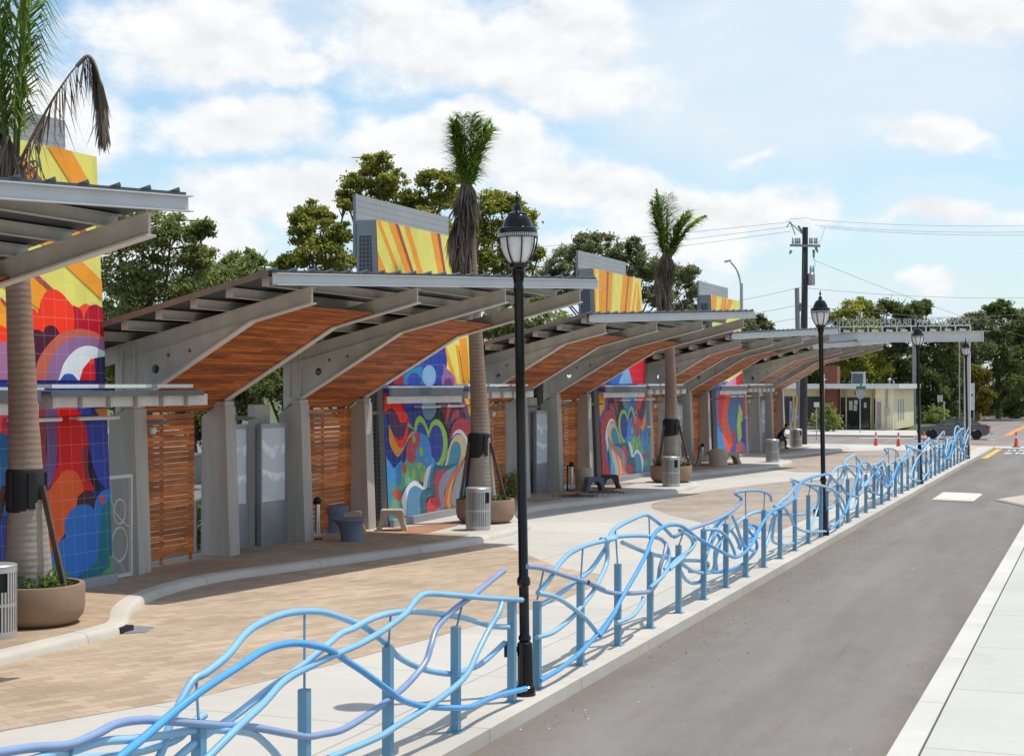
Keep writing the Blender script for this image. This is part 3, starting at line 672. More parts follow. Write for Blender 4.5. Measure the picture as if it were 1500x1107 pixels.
a2.p((96,150,184),[(502,760),(512,620),(550,517),(620,476),(690,507),(725,527),(700,600),(690,720),(710,905),(505,940)],y2)
a2.p((104,160,186),[(775,500),(790,400),(820,270),(860,215),(840,300),(815,500)],y2)
a2.p((54,108,124),[(690,600),(740,520),(815,500),(832,300),(875,210),(1000,205),(1210,160),(1130,240),(950,300),(885,340),(878,430),(905,600),(805,630),(765,720),(775,890),(700,900),(680,700)],y2)
a2.p((214,68,72),[(768,720),(812,640),(882,620),(905,590),(874,440),(903,310),(962,263),(1045,270),(992,335),(942,450),(942,600),(968,740),(905,790),(915,855),(780,885)],y2)
a2.p((150,154,172),[(940,460),(990,335),(1060,262),(1190,185),(1125,320),(1062,440),(1012,560),(1012,700),(1045,840),(915,860),(905,790),(970,740),(942,620)],y2)
a2.p((170,172,168),[(1110,600),(1160,400),(1240,230),(1320,40),(1330,300),(1260,430),(1240,640),(1260,900),(1150,900),(1120,720)],y2); a2.p((84,146,176),[(1215,560),(1270,380),(1330,260),(1330,900),(1250,900),(1215,700)],y2)
a2.p((230,122,66),[(1008,640),(1040,480),(1100,350),(1190,230),(1275,50),(1235,250),(1152,400),(1112,560),(1122,700),(1165,830),(1050,850),(1010,720)],y2); a2.p((240,176,120),[(1060,620),(1085,480),(1150,330),(1102,560),(1092,700),(1118,835),(1080,840),(1052,720)],y2)
# third wall: the lower picture mirrored, its own beams of colour above
a3=Art(51.65); a3.r(YEL,0,FW,3.4,7.58); a3.r((60,120,190),0,FW,.13,3.70); v8=(4.257,700,340)
for c,P in ((ORA,[(712,205),(730,208),(742,560),(722,560)]),(ORA,[(752,214),(805,228),(800,560),(756,560)]),((150,112,92),[(803,228),(815,232),(806,560),(797,560)]),(ORA,[(815,232),(840,240),(828,560),(808,560)]),(ORA,[(905,250),(938,260),(910,560),(878,560)]),((150,112,92),[(935,260),(944,262),(917,560),(908,560)]),(ORA,[(944,262),(966,270),(944,560),(917,560)]),(ORA,[(985,320),(995,310),(960,560),(948,560)])): a3.p(c,P,v8)
a3.p(ORA,[(1000,290),(1012,440),(1016,560),(985,560)],v8)
lower=[it for it in a2.items[2:] if max(h for a,h in it[1])<4.35]
low2=[(c,[(FW-a,h) for a,h in P]) for c,P in lower if c!=srgb(*YEL)]
a3.items+=low2
a3.p((36,70,165),[(820,575),(860,520),(905,490),(925,575)]); a3.p((222,22,46),[(880,572),(905,520),(945,520),(945,562),(890,562)]); a3.p((34,100,180),[(860,562),(885,530),(905,520),(915,562)]); a3.p((120,170,215),[(905,562),(912,545),(920,540),(926,562)])
# fourth wall: red and blue ribbons
a4=Art(68.85); a4.r(YEL,0,FW,3.4,7.58); a4.r((60,100,180),0,FW,.13,3.70); u2=(5,920,260); u3=(4.257,950,440)
for c,P in ((ORA,[(612,855),(650,865),(640,1050),(596,1050)]),(ORA,[(690,880),(716,886),(690,1050),(655,1050)]),((160,110,90),[(716,886),(722,888),(695,1050),(688,1050)]),(ORA,[(735,890),(768,900),(720,1050),(680,1050)])): a4.p(c,P,u2)
a4.p((232,150,190),[(480,520),(580,450),(590,540),(470,545)],u3); a4.p((220,30,56),[(545,480),(585,450),(590,545),(548,545)],u3)
a4.p((60,130,190),[(418,560),(450,570),(440,780),(480,860),(500,960),(420,960)],u3); a4.p((218,26,50),[(435,560),(530,560),(500,660),(470,760),(445,800),(430,700)],u3); a4.p((232,84,50),[(480,560),(510,560),(495,680),(500,780),(530,900),(500,950),(470,880),(450,780),(460,700)],u3)
a4.p((54,112,160),[(520,560),(560,560),(555,800),(540,900),(515,820),(505,720)],u3); a4.p((186,210,70),[(565,640),(585,700),(580,850),(560,900),(550,780)],u3); a4.p((52,50,140),[(575,760),(620,740),(620,880),(585,880)],u3); a4.p((196,26,50),[(575,560),(620,560),(620,750),(585,680)],u3); a4.p((214,110,110),[(570,870),(600,910),(615,960),(540,960),(545,900)],u3); a4.p((200,40,60),[(522,790),(540,830),(535,900),(518,860)],u3)
mur_lab=['mural wall at the left edge with red cloud shapes and white arch under yellow sunrays','tall mural wall with green heart outlines, directly behind the second palm from the left','mural wall behind the third palm, heart outlines mirrored beside an orange swirl','farthest mural wall with red and blue ribbons, lowest of the yellow-topped walls']
a1.items=a1.items[:2]+[(c,[(5.3-a,h) for a,h in P]) for c,P in a1.items[2:] if min(a for a,h in P)>2.4]+a1.items[2:]
for k,art in enumerate((a1,a2,a3,a4)):
    s0=17.25+17.2*k; o3=(0,0,.13)
    root=thing('mural_wall',mur_lab[k],'mural wall',W(s0,-16.25,.13),-TH,'painted mural walls')
    fx=lambda h: -LEAN*(h-.13)
    mb=MB(); mb.prism([(-.012,.13),(-.012+fx(7.58),7.58),(-.86,7.58),(-.86,.13)],'xz',0,FW); mb.build('wall_body',M['wallg'],root,off=o3)
    mb=MB()
    for i,(c,P) in enumerate(art.items):
        P=smoothpoly(P); P=[(min(max(a,.0),FW),min(max(h,.14),7.58)) for a,h in P]
        Q=[]
        for q in P:
            if not Q or (abs(q[0]-Q[-1][0])+abs(q[1]-Q[-1][1]))>1e-4: Q.append(q)
        if len(Q)<3: continue
        off=.0004+i*.0003
        tri=tessellate_polygon([[Vector((a,h,0)) for a,h in Q]])
        fs=[]
        for t in tri:
            (x1,h1),(x2,h2),(x3,h3)=[Q[j] for j in t]
            ar=(x2-x1)*(h3-h1)-(x3-x1)*(h2-h1)
            if abs(ar)>1e-9: fs.append(tuple(t) if ar>0 else tuple(reversed(t)))
        mb.add([(fx(h)+off,a,h) for a,h in Q],fs,0,c)
    mb.build('painted_face',M['mural'],root,off=o3,recalc=False)
    mb=MB(); mb.box(-.96,-.88,.0,FW-.15,6.7,8.22)
    mb.build('top_screen',M['screen'],root,off=o3)
    mb=MB(); mb.prism([(-.78,3.6),(-.78,7.2),(fx(7.2)-.16,7.2),(fx(3.6)-.16,3.6)],'xz',-.012,-.004); mb.prism([(-.78,.3),(-.78,3.4),(fx(3.4)-.16,3.4),(fx(.3)-.16,.3)],'xz',-.012,-.004)
    me=mb.build('side_louvre',M['louvre'],root,off=o3); me.data.transform(Matrix.Identity(4))
    mb=MB(); mb.box(.015,.13,.03,FW-.01,.13,.31); mb.build('plinth',M['wallg'],root,off=o3,bevel=.01)
    pr=lambda Y: .12+.115*(Y+.5)
    aw=MB(); E=[(-.05,-.5),(pr(-.5),-.5),(pr(6.7),6.7),(-.05,6.7)]
    # left half: dark fascia and closed roof; right half: open rafters under pale sheets
    mb=MB(); mb.prism([(0.02,-.5),(pr(-.5)+.1,-.5),(pr(3.2)+.1,3.2),(.02,3.2)],'xy',3.50,3.545); aw_o=mb.build('awning',M['fascia'],root,off=o3)
    mb=MB(); mb.bar((pr(-.5)+.12,-.5,3.40),(pr(3.1)+.12,3.1,3.40),.03,.19); mb.build('awning_fascia',M['teal'],aw_o,off=o3)
    mb=MB(); mb.bar((pr(-.5)+.06,-.5,3.21),(pr(3.1)+.06,3.1,3.21),.05,.17); mb.build('awning_beam',M['steel'],aw_o,off=o3)
    mb=MB(); mb.prism([(.0,3.25),(pr(3.2)+.22,3.25),(pr(6.9)+.22,6.9),(.0,6.9)],'xy',3.44,3.475); mb.bar((pr(3.2)+.22,3.2,3.44),(pr(6.95)+.22,6.95,3.44),.03,.09); mb.build('awning_deck',M['teal'],aw_o,off=o3)
    mb=MB()
    for y0,y1 in ((3.3,4.35),(4.5,5.65),(5.8,6.75)): mb.prism([(pr(y0)-.25,y0),(pr(y0)+.16,y0),(pr(y1)+.16,y1),(pr(y1)-.25,y1)],'xy',3.53,3.59)
    mb.build('roof_panel',M['poly'],aw_o,off=o3)
    for i in range(6):
        y=3.35+i*.66; mb=MB(); mb.prism([(.0,3.36),(pr(y)+.14,3.425),(pr(y)+.14,3.21),(.0,3.21)],'xz',y,y+.05); mb.box(.0,pr(y)+.14,y-.03,y+.45,3.425,3.438); mb.box(pr(y)+.12,pr(y)+.145,y+.05,y+.62,3.22,3.42)
        mb.build('rafter',M['steel'],aw_o,off=o3)
    for y in (1.4,3.0,4.6):
        mb=MB(); mb.tube([(.25,y,3.02),(.25,y+1.15,3.02)],.035,8); mb.box(.0,.25,y+.1,y+.13,3.0,3.04); mb.box(.0,.25,y+1.02,y+1.05,3.0,3.04); mb.build('light_tube',M['tubew'],aw_o,off=o3)
# white gates with circles, at both ends of every mural wall
def make_gate():
    g=MB(); w=.86; 
    for (a,b) in (((0,-w/2,.06),(0,w/2,.06)),((0,-w/2,1.82),(0,w/2,1.82))): g.bar(a,b,.05,.06)
    for y in (-w/2,w/2): g.bar((0,y,.03),(0,y,1.85),.05,.06)
    r=thing('metal_gate','','gate',(0,0,0),-TH,'white gates beside the mural walls'); g.build('gate_frame',M['gate'],r)
    g=MB(); 
    for c,rad in ((.62,.30),(1.2,.22)): g.tube([(0,rad*math.cos(i*math.pi/10),c+rad*math.sin(i*math.pi/10)) for i in range(21)],.016,6)
    g.tube(spline([(0,-w/2,1.75),(0,-.30,1.4),(0,-.1,1.15),(0,.25,.95),(0,w/2,.9)],5),.014,6); g.tube(spline([(0,-w/2,.5),(0,-.1,.35),(0,.1,.2),(0,.2,.08)],5),.014,6)
    g.build('gate_scroll',M['gate'],r); return r
gate=make_gate()
for k in range(4):
    for j in (0,1):
        g=gate if (k,j)==(0,0) else dup(gate)
        g.location=W(17.25+17.2*k+(-.13 if j==0 else FW+.45),-16.75 if j==0 else -16.42,.13)
        g.scale=(1,.27 if j==0 else .8,1)
        g['label']='white metal gate with circle scrolls at the %s end of the %s mural wall'%(['near','far'][j],['leftmost','second','third','farthest'][k])
# ================================================================ RAILING
TF=-6.3
def zz_(sc_,ox,oy,P): return [(ox+x/sc_,oy+y/sc_) for x,y in P]
K3=lambda P: zz_(3,0,750,P); K6=lambda P: zz_(3.075,500,720,P); K7=lambda P: zz_(3.69,860,660,P)
SEC1=[('blue1',-.07,K3([(560,1240),(690,1071),(750,930),(849,750),(900,705),(990,630),(1095,525),(1200,465),(1290,438),(1410,438)])+K6([(30,575),(110,612),(200,690),(260,745),(380,800),(500,820),(560,800),(640,770),(740,680)])),
 ('blue2',.08,K3([(420,1180),(520,1071),(640,985),(790,865),(900,770),(1050,670),(1180,600),(1300,575),(1400,590),(1460,612)])+K6([(0,740),(100,810),(200,890),(280,940),(380,965),(480,972),(570,968),(640,945),(720,915),(825,885)])),
 ('blue3',-.03,K3([(690,1160),(860,1000),(1040,890),(1200,770),(1300,690),(1420,590),(1500,535)])+K6([(60,615),(120,575),(200,550),(300,540),(400,545),(500,560),(560,570),(630,590),(680,605),(745,608)])),
 ('blue1',.06,K3([(840,1150),(1040,940),(1160,840),(1260,740),(1370,670),(1500,610)])+K6([(100,680),(200,620),(280,550),(330,490),(390,460),(500,465),(650,478),(750,483),(820,487)])),
 ('peri',.03,K3([(-500,1080),(-200,1075),(0,1055),(150,1035),(300,1020),(420,970),(520,930),(640,912),(760,918),(900,930),(1000,938),(1120,945),(1250,970),(1350,985),(1430,975),(1500,955)])+K6([(100,1010),(200,950),(300,870),(370,770),(400,690),(440,610),(510,530),(600,455),(680,395),(740,355)])),
 ('blue3',.0,K3([(-400,1250),(180,1071),(280,1060),(340,1045),(450,1005),(580,995),(720,980),(860,958),(980,955),(1100,970),(1170,1010),(1220,1071),(1260,1150)])),
 ('blue1',.09,K6([(-60,1200),(150,1107),(250,1055),(380,980),(480,900),(560,820),(620,720),(670,620),(700,550),(720,500)])),
 ('blue3',-.09,K3([(-600,1230),(-300,1150),(100,1110),(330,1085),(560,1060),(760,1000),(850,930),(905,890)]))]
SEC2=[('blue1',.0,K6([(885,455),(930,395),(980,330),(1040,275),(1120,235),(1230,210)])+K7([(80,480),(180,462),(290,458),(370,468),(420,490),(440,540),(435,590),(420,640)])),
 ('blue3',.05,K6([(885,455),(960,475),(1040,520),(1110,575),(1150,635)])),
 ('blue1',-.05,K6([(875,520),(960,470),(1060,400),(1130,350),(1190,250)])+K7([(90,540),(140,440),(190,400),(250,365),(310,345),(360,365),(410,410),(450,460)])),
 ('blue2',.08,K6([(895,850),(980,795),(1080,720),(1170,630),(1230,540)])+K7([(60,1000),(130,920),(190,800),(260,660),(320,550),(370,450),(420,408),(480,400),(540,425),(600,470),(680,520),(750,560),(810,575),(860,545),(900,480),(940,400),(1000,330),(1060,300),(1120,250),(1150,180),(1200,150),(1300,125)])),
 ('peri',.04,K6([(835,335),(900,345),(1000,375),(1100,405),(1180,440)])+K7([(0,710),(80,750),(160,770),(260,768),(340,755),(390,700),(395,630),(410,560),(430,500)])),
 ('blue1',.06,K7([(340,740),(400,680),(430,650),(500,580),(560,530),(578,480),(550,450)])),
 ('peri',-.02,K7([(470,465),(560,420),(660,390),(750,350),(810,300),(830,260),(805,230),(840,218),(920,215),(980,235),(1000,270)])),
 ('blue3',-.04,K7([(760,440),(830,370),(900,335),(970,330),(1010,350),(1003,420),(1005,480),(1030,500),(1100,502),(1180,460),(1230,370),(1250,280),(1240,220),(1180,180)])),
 ('blue1',.0,K7([(500,600),(560,645),(640,660),(690,640),(690,540),(720,480),(760,440)])),
 ('blue3',-.06,K7([(190,495),(300,545),(400,570),(500,590),(600,593),(645,602),(655,630),(630,640)])),
 ('blue1',.03,K7([(630,425),(700,428),(760,470),(795,530),(800,570)])),
 ('blue3',-.08,K7([(440,590),(480,620),(530,690),(580,715),(620,690),(640,560),(690,420),(740,370)])),
 ('blue3',.02,K6([(880,655),(940,635),(1000,600),(1050,560),(1100,490),(1140,430),(1200,320)])+K7([(110,500),(90,480)])),
 ('blue3',.05,K7([(1150,175),(1270,190),(1350,225),(1390,280),(1400,330)])),
 ('blue1',.02,K7([(1010,300),(1060,310),(1100,360),(1130,410),(1180,435),(1280,435)])),
 ('blue2',-.07,K7([(820,520),(880,480),(920,420),(890,400),(870,430),(900,470),(920,530),(860,600),(780,640),(690,655),(560,650)])),
 ('blue1',-.03,K7([(1020,350),(1060,345),(1130,345),(1200,335),(1230,290)])),
 ('blue3',.08,K7([(160,930),(240,890),(300,820),(310,790)])),
 ('blue1',-.06,K7([(770,420),(800,470),(830,530)])),
 ('blue1',-.04,K7([(640,565),(670,490),(720,400),(765,355)])),
 ('blue3',.03,K7([(780,345),(800,400),(830,470),(860,520),(905,545)])),
 ('blue1',-.05,K7([(950,560),(975,470),(1000,390),(1040,290),(1090,240),(1115,190),(1108,155),(1150,170),(1240,190)])),
 ('blue3',.06,K7([(500,430),(540,455),(575,500),(560,540),(500,590),(440,640)])),
 ('blue1',-.08,K7([(700,640),(690,580),(720,490),(700,440),(650,420)]))]
def railing(tubes,s_a,s_b,posts,label):
    sm_=(s_a+s_b)/2
    r=thing('wave_railing',label,'railing',W(sm_,TF,0),-TH,'wavy blue railings along the bus lane')
    for s in posts:
        h=1.08+rnd.uniform(-.05,.10); mb=MB(); y=s-sm_
        mb.box(-.042,.042,y-.042,y+.042,.012,h); mb.box(-.075,.075,y-.085,y+.085,.002,.014)
        mb.build('post',M['post'],r)
    L=[]
    for c,off,P in tubes:
        q=[]
        for i,(px,py) in enumerate(P):
            s,z=onT(px,py,TF+off); q.append((off+.02*math.sin(i*1.7),s-sm_,max(z,.06)))
        sp=spline(q,5); mb=MB(); mb.tube(sp,.031,10); mb.build('wavy_tube',M[c],r,smooth=60); L.append(sp)
    for s in posts:
        y=s-sm_; best=None
        for sp in L:
            for p in sp:
                if abs(p.y-y)<.10 and (best is None or p.z>best.z): best=p
        if best is not None and 1.12<best.z<1.75:
            mb=MB(); mb.tube([(0,y,1.05),(best.x,y+.10,best.z)],.012,6); mb.build('strut',M['post'],r)
        zs=[]
        for sp in L:
            for p,q in zip(sp,sp[1:]):
                if (p.y-y)*(q.y-y)<=0 and p.z<1.05: zs.append(p)
        for p in zs[:3]:
            mb=MB(); mb.tube([(0,y,p.z),(p.x*1.0+(.001),y,p.z+.002)],.012,6,cap=True)
            if abs(p.x)>.05: mb.build('strut',M['post'],r)
    return r
LS=(17.04,37.55,58.05,78.6)
railing(SEC1,8.5,16.62,[16.62-1.638*i for i in range(6)],'nearest length of wavy blue tube railing, left of the biggest lamp post')
r2=railing(SEC2,17.04,37.55,[17.46]+[17.46+1.638*i for i in range(1,12)]+[37.13],'wavy blue tube railing between the biggest lamp post and the second lamp post')
r3=dup(r2,W((LS[1]+LS[2])/2,TF,0),None,'wavy blue tube railing between the second and third lamp posts')
r4=dup(r2,W((LS[2]+LS[3])/2,TF,0),None,'farthest wavy blue tube railing, ending at the sign pillar'); r4.scale=(1,-1,1)
# ================================================================ LAMPS
def make_lamp():
    r=thing('lamp_post','','street lamp',(0,0,0),0,'black lamp posts in the railing',lean=-.017)
    mb=MB(); mb.lathe([(.118,.0),(.118,.10),(.10,.115),(.093,.16),(.088,.60),(.06,.63),(.075,.645),(.072,.68),(.058,.70),(.058,1.26),(.074,1.275),(.08,1.31),(.074,1.35),(.056,1.38),(.055,4.66),(.062,4.68),(.062,4.72),(.055,4.735),(.062,4.80),(.078,4.88),(.078,4.92),(.118,4.94),(.118,4.985),(.10,4.99)],16); mb.build('pole',M['black'],r,smooth=35)
    mb=MB(); mb.lathe([(.095,4.985),(.13,5.03),(.165,5.09),(.187,5.15),(.198,5.21),(.202,5.27),(.20,5.33)],28); mb.build('globe',M['lens'],r,smooth=60)
    mb=MB(); mb.lathe([(.20,5.33),(.228,5.335),(.228,5.39),(.21,5.402),(.175,5.405),(.172,5.43),(.16,5.47),(.137,5.52),(.115,5.545),(.118,5.56),(.09,5.575),(.05,5.60),(.044,5.63),(.036,5.67),(.012,5.68),(.012,5.695),(.024,5.725),(.026,5.755),(.010,5.775),(.011,5.80),(.004,5.83)],28); mb.build('lamp_cap',M['black'],r,smooth=35)
    mb=MB(); mb.lathe([(.222,5.285),(.234,5.29),(.234,5.335),(.222,5.335)],28)
    for i in range(8):
        a=i*math.pi/4+.2; mb.tube([((q+.012)*math.cos(a),(q+.012)*math.sin(a),z) for q,z in ((.105,4.985),(.138,5.03),(.172,5.09),(.196,5.15),(.21,5.21),(.218,5.29))],.009,6)
    for i in range(64):
        a=i*math.pi/32; mb.box(0,0,0,0,0,0) if False else mb.obox((.233*math.cos(a),.233*math.sin(a),5.312),Vector((math.cos(a),math.sin(a),0)),Vector((-math.sin(a),math.cos(a),0)),Vector((0,0,1)),.003,.0045,.019,1)
    mb.build('globe_cage',[M['black'],M['tubew']],r,smooth=35)
    mb=MB(); mb.box(-.24,-.10,-.05,.05,.45,.62); mb.box(-.12,-.05,-.02,.02,.5,.56); mb.build('outlet_box',M['blackm'],r)
    return r
lab=['biggest black lamp post in the foreground railing','second black lamp post from the left, in front of the utility pole','thin black lamp post third from the left, before the station sign letters','smallest black lamp post beside the sign pillar']
lp=make_lamp()
for i,s in enumerate(LS):
    o=lp if i==0 else dup(lp); o.location=W(s,-6.29,.002); o['label']=lab[i]
    pass
# ================================================================ PLANTERS, PALMS
def planter(px,d,label):
    r=thing('planter',label,'planter',PT(px,HY+F*3.47/d,d),0,'round planters holding the palms')
    mb=MB(); mb.lathe([(.50,0),(.56,.01),(.65,.06),(.71,.14),(.735,.25),(.735,.56),(.725,.585),(.66,.585),(.655,.56),(.65,.46)],48); mb.build('bowl',M['planter'],r,smooth=40)
    mb=MB(); mb.lathe([(.0,.5),(.655,.5)],24); e=mb.build('soil',M['earth'],r); return r
def frond(V,Q,mi,p0,az,pitch,L,bend,ll,n=46,lw=.03,seed=0,dead=False,path=None,hang=.35,cone=.85):
    R=random.Random(seed)
    if path is None:
        pts=[Vector(p0)]; d=pitch; step=L/14
        for i in range(14):
            q=pts[-1]+Vector((math.cos(az)*math.cos(d),math.sin(az)*math.cos(d),math.sin(d)))*step; pts.append(q); d-=bend/14*(0.4+1.2*i/14)
    else: pts=spline(path,4)
    mb=MB(); N=len(pts); mb.tube(pts,[.032*(1-.85*i/(N-1)) for i in range(N)],5)
    o=len(V); V+=mb.v
    for f in mb.f:
        if len(f)==4: Q.append(tuple(i+o for i in f)); mi.append(1)
    for k in range(n):
        u=.12+.88*k/(n-1); x=u*(N-1); i=min(int(x),N-2); p=pts[i].lerp(pts[i+1],x-i); t=(pts[i+1]-pts[i]).normalized()
        side=t.cross(Vector((0,0,1)));
        if side.length<.15: side=Vector((-math.sin(az),math.cos(az),0))
        side.normalize()
        le=ll*(math.sin(math.pi*min(.97,.12+u*.80))**.7)*R.uniform(.75,1.15)
        for sg in (-1,1):
            dr=(t*R.uniform(.55,.85)+side*sg*cone*R.uniform(.8,1.15)+Vector((R.gauss(0,.12),R.gauss(0,.12),R.gauss(0,.12)))).normalized()
            if dead: dr=(dr*.35+Vector((R.gauss(0,.14),R.gauss(0,.14),-1))).normalized()
            a=p; b=p+dr*le*.5; c=b+(dr+Vector((0,0,-hang*R.uniform(.6,1.6)))).normalized()*le*.5
            w=lw*R.uniform(.7,1.2); wv=dr.cross(t); wv=wv.normalized()*w if wv.length>.05 else side*w
            o=len(V); V+= [tuple(a-wv*.5),tuple(a+wv*.5),tuple(b+wv),tuple(b-wv),tuple(c+wv*.15),tuple(c-wv*.15)]
            Q.append((o,o+1,o+2,o+3)); Q.append((o+3,o+2,o+4,o+5)); mi+=[0,0]
def palm(px,d,top,lean,label,greens,deads,seed,extra=None,HG=.6,CN=.8):
    b=PT(px,HY+F*3.47/d,d); r=thing('palm_tree',label,'palm tree',b,0,'palms growing in the planters')
    X,Y=lean; H=top
    prof=[(.36,.42),(.345,.6),(.325,.9),(.29,1.3),(.255,1.8),(.24,2.3),(.21,3.0),(.19,4.0),(.17,5.2),(.15,6.4),(.13,H)]
    pts=[]; rs=[]
    for i in range(40):
        z=.42+(H-.42)*i/39; u=(z-.42)/(H-.42)
        for (r0,z0),(r1,z1) in zip(prof,prof[1:]):
            if z0<=z<=z1+1e-6: rr=r0+(r1-r0)*(z-z0)/(z1-z0)
        pts.append((X*u**1.3,Y*u,z)); rs.append(rr*(1+.012*math.sin(i*2.4)))
    mb=MB(); mb.tube(pts,rs,20); mb.build('trunk',M['palmtrunk'],r,smooth=60)
    T=Vector((X,Y,H))
    mb=MB(); mb.lathe([(.262,1.62),(.272,1.66),(.27,2.2),(.255,2.24)],20,(X*.2,Y*.2)); 
    for i in range(5): a=i*1.256+.3; mb.obox((X*.2+.28*math.cos(a),Y*.2+.28*math.sin(a),1.93),Vector((math.cos(a),math.sin(a),0)),Vector((-math.sin(a),math.cos(a),0)),Vector((0,0,1)),.022,.05,.26)
    mb.build('trunk_collar',M['blackm'],r,smooth=35)
    for i,a in enumerate((-.35,2.4,3.6,1.3)):
        mb=MB(); mb.bar((X*.2+.29*math.cos(a),Y*.2+.29*math.sin(a),2.0),(.62*math.cos(a),.62*math.sin(a),.51),.05,.08); mb.build('brace',M['brown'],r)
    for i,(az,pi_,L,be,ll) in enumerate(greens):
        V=[];Q=[];mi=[]; frond(V,Q,mi,T+Vector((.07*math.cos(az),.07*math.sin(az),-.15)),az,pi_,L,be,ll,seed=seed+i,lw=.022,n=78,cone=CN,hang=HG)
        fast_mesh('green_frond',V,Q,[M['frond'],M['frondstem']],r,mi)
    for i,(az,out,up,drop,n) in enumerate(deads):
        c,s=math.cos(az),math.sin(az); out*=.62; path=[T+Vector((.1*c,.1*s,-.35)),T+Vector((out*.5*c,out*.5*s,up*.8)),T+Vector((out*c,out*s,up)),T+Vector((out*1.25*c,out*1.25*s,up-.35)),T+Vector((out*1.15*c,out*1.15*s,-drop*.6)),T+Vector((out*1.0*c,out*1.0*s,-drop))]
        V=[];Q=[];mi=[]; frond(V,Q,mi,T,az,0,1,0,.75,n=int(n*1.7),seed=seed+50+i,dead=True,path=path,lw=.017)
        fast_mesh('dead_frond',V,Q,[M['deadfrond'],M['deadstem']],r,mi)
    if extra:
        for j,(path,n) in enumerate(extra):
            path=[Vector(p)-b for p in path]; V=[];Q=[];mi=[]; frond(V,Q,mi,T,0,0,1,0,.8,n=n,seed=seed+90+j,dead=True,path=path,lw=.016)
            fast_mesh('dead_frond',V,Q,[M['deadfrond'],M['deadstem']],r,mi)
    return r
D1,D2,D3=22.75,39.4,55.5
planter(48,D1,'big round planter at the left edge beside the cut-off trash can')
planter(711,D2,'round planter under the second palm, behind the slatted trash can by the heart mural')
planter(983,D3,'farthest round planter, flowers spilling round the third palm')
pi=math.pi
palm(42,D1,6.75,(-.24,.0),'nearest palm at the left edge with a broken brown frond hanging right',
 [(0.3,1.53,4.6,.10,.95),(2.6,1.5,4.4,.3,.9),(4.0,1.48,4.2,.35,.9),(5.4,1.46,3.6,.4,.85),(1.4,1.5,4.0,.3,.85)],
 [(3.4,.35,.35,1.2,90),(2.6,.3,.2,1.3,90),(4.6,.25,.25,1.25,90),(3.0,.5,.5,.9,70)],100,HG=1.5,CN=.8,
 extra=[([PT(26,245,D1),PT(45,205,D1-.1),PT(75,150,D1-.2),PT(105,105,D1-.3),PT(126,83,D1-.3)],34),([PT(112,98,D1-.3),PT(128,82,D1-.3),PT(139,94,D1-.3),PT(147,122,D1-.3),PT(150,155,D1-.3),PT(150,190,D1-.3)],120),([PT(22,262,D1),PT(40,240,D1-.2),PT(56,238,D1-.3),PT(48,262,D1-.3)],6),([PT(28,300,D1),PT(33,262,D1-.2),PT(54,245,D1-.4),PT(42,275,D1-.4)],4)])
palm(707,D2,8.3,(-.40,.0),'middle palm in front of the heart mural, thick brown skirt below upright green fronds',
 [(1.0,1.54,2.1,.15,.78),(2.9,1.50,1.9,.2,.78),(4.5,1.53,2.0,.2,.78),(2.0,1.54,2.05,.2,.78),(3.4,1.5,1.8,.2,.7),(3.7,1.5,1.85,.2,.78),(0.1,1.5,1.9,.5,.78),(5.9,1.46,1.8,.7,.8),(5.3,1.5,1.9,.4,.78)],
 [(3.2,.50,-.75,2.2,90),(2.9,.38,-.95,2.3,80),(5.3,.14,.25,2.1,90),(4.4,.22,.3,2.3,90),(0.4,.16,.2,2.0,90),(6.0,.24,.0,2.3,90),(4.9,.28,-.1,2.4,90),(2.2,.2,.1,2.2,90),(3.9,.3,.1,2.2,90)],200)
palm(985,D3,7.85,(-.20,.0),'farthest palm in front of the mirrored heart mural, one green frond bending right',
 [(1.3,1.54,2.5,.15,.78),(3.0,1.53,2.6,.2,.78),(4.6,1.5,2.4,.25,.78),(2.2,1.5,2.4,.25,.78),(3.4,1.45,2.2,.3,.78),(0.0,1.22,2.1,.8,.78),(6.1,1.4,1.8,.7,.78),(5.7,1.4,2.0,.7,.78),(4.0,1.52,2.3,.2,.78)],
 [(3.3,.42,.0,1.9,90),(4.6,.2,.15,2.1,90),(0.3,.15,.1,1.8,90),(5.4,.2,.2,2.0,90),(2.9,.3,-.2,2.0,90),(4.2,.3,.3,2.0,90),(3.7,.45,-.1,2.0,90)],300,
 extra=[([PT(984,458,D3),PT(992,438,D3-.2),PT(1008,424,D3-.3),PT(1028,410,D3-.3)],4)])
def leafball(name,mat,c,n,rx,rz,leaf,seed,par=None,mat2=None,frac=0):
    R=np.random.RandomState(seed); u=R.normal(size=(n,3)); u/=np.linalg.norm(u,axis=1)[:,None]; rad=R.uniform(.35,1,n)**.5
    P=u*rad[:,None]*np.array([rx,rx,rz])+np.array(c)
    return leafquads(name,P,leaf,R,[mat]+([mat2] if mat2 else []),par,(R.uniform(size=n)<frac).astype(int) if mat2 else None)
def leafquads(name,P,leaf,R,mats,par=None,mi=None):
    n=len(P); a=R.normal(size=(n,3)); a/=np.linalg.norm(a,axis=1)[:,None]
    b=R.normal(size=(n,3)); b-=a*(a*b).sum(1)[:,None]; b/=np.linalg.norm(b,axis=1)[:,None]
    s=(leaf*R.uniform(.6,1.35,n))[:,None]; V=np.stack([P-a*s-b*s*.12,P-b*s*.55,P+a*s+b*s*.1,P+b*s*.55],1).reshape(-1,3)
    return fast_mesh(name,V,np.arange(4*n).reshape(n,4),mats,par,mi)
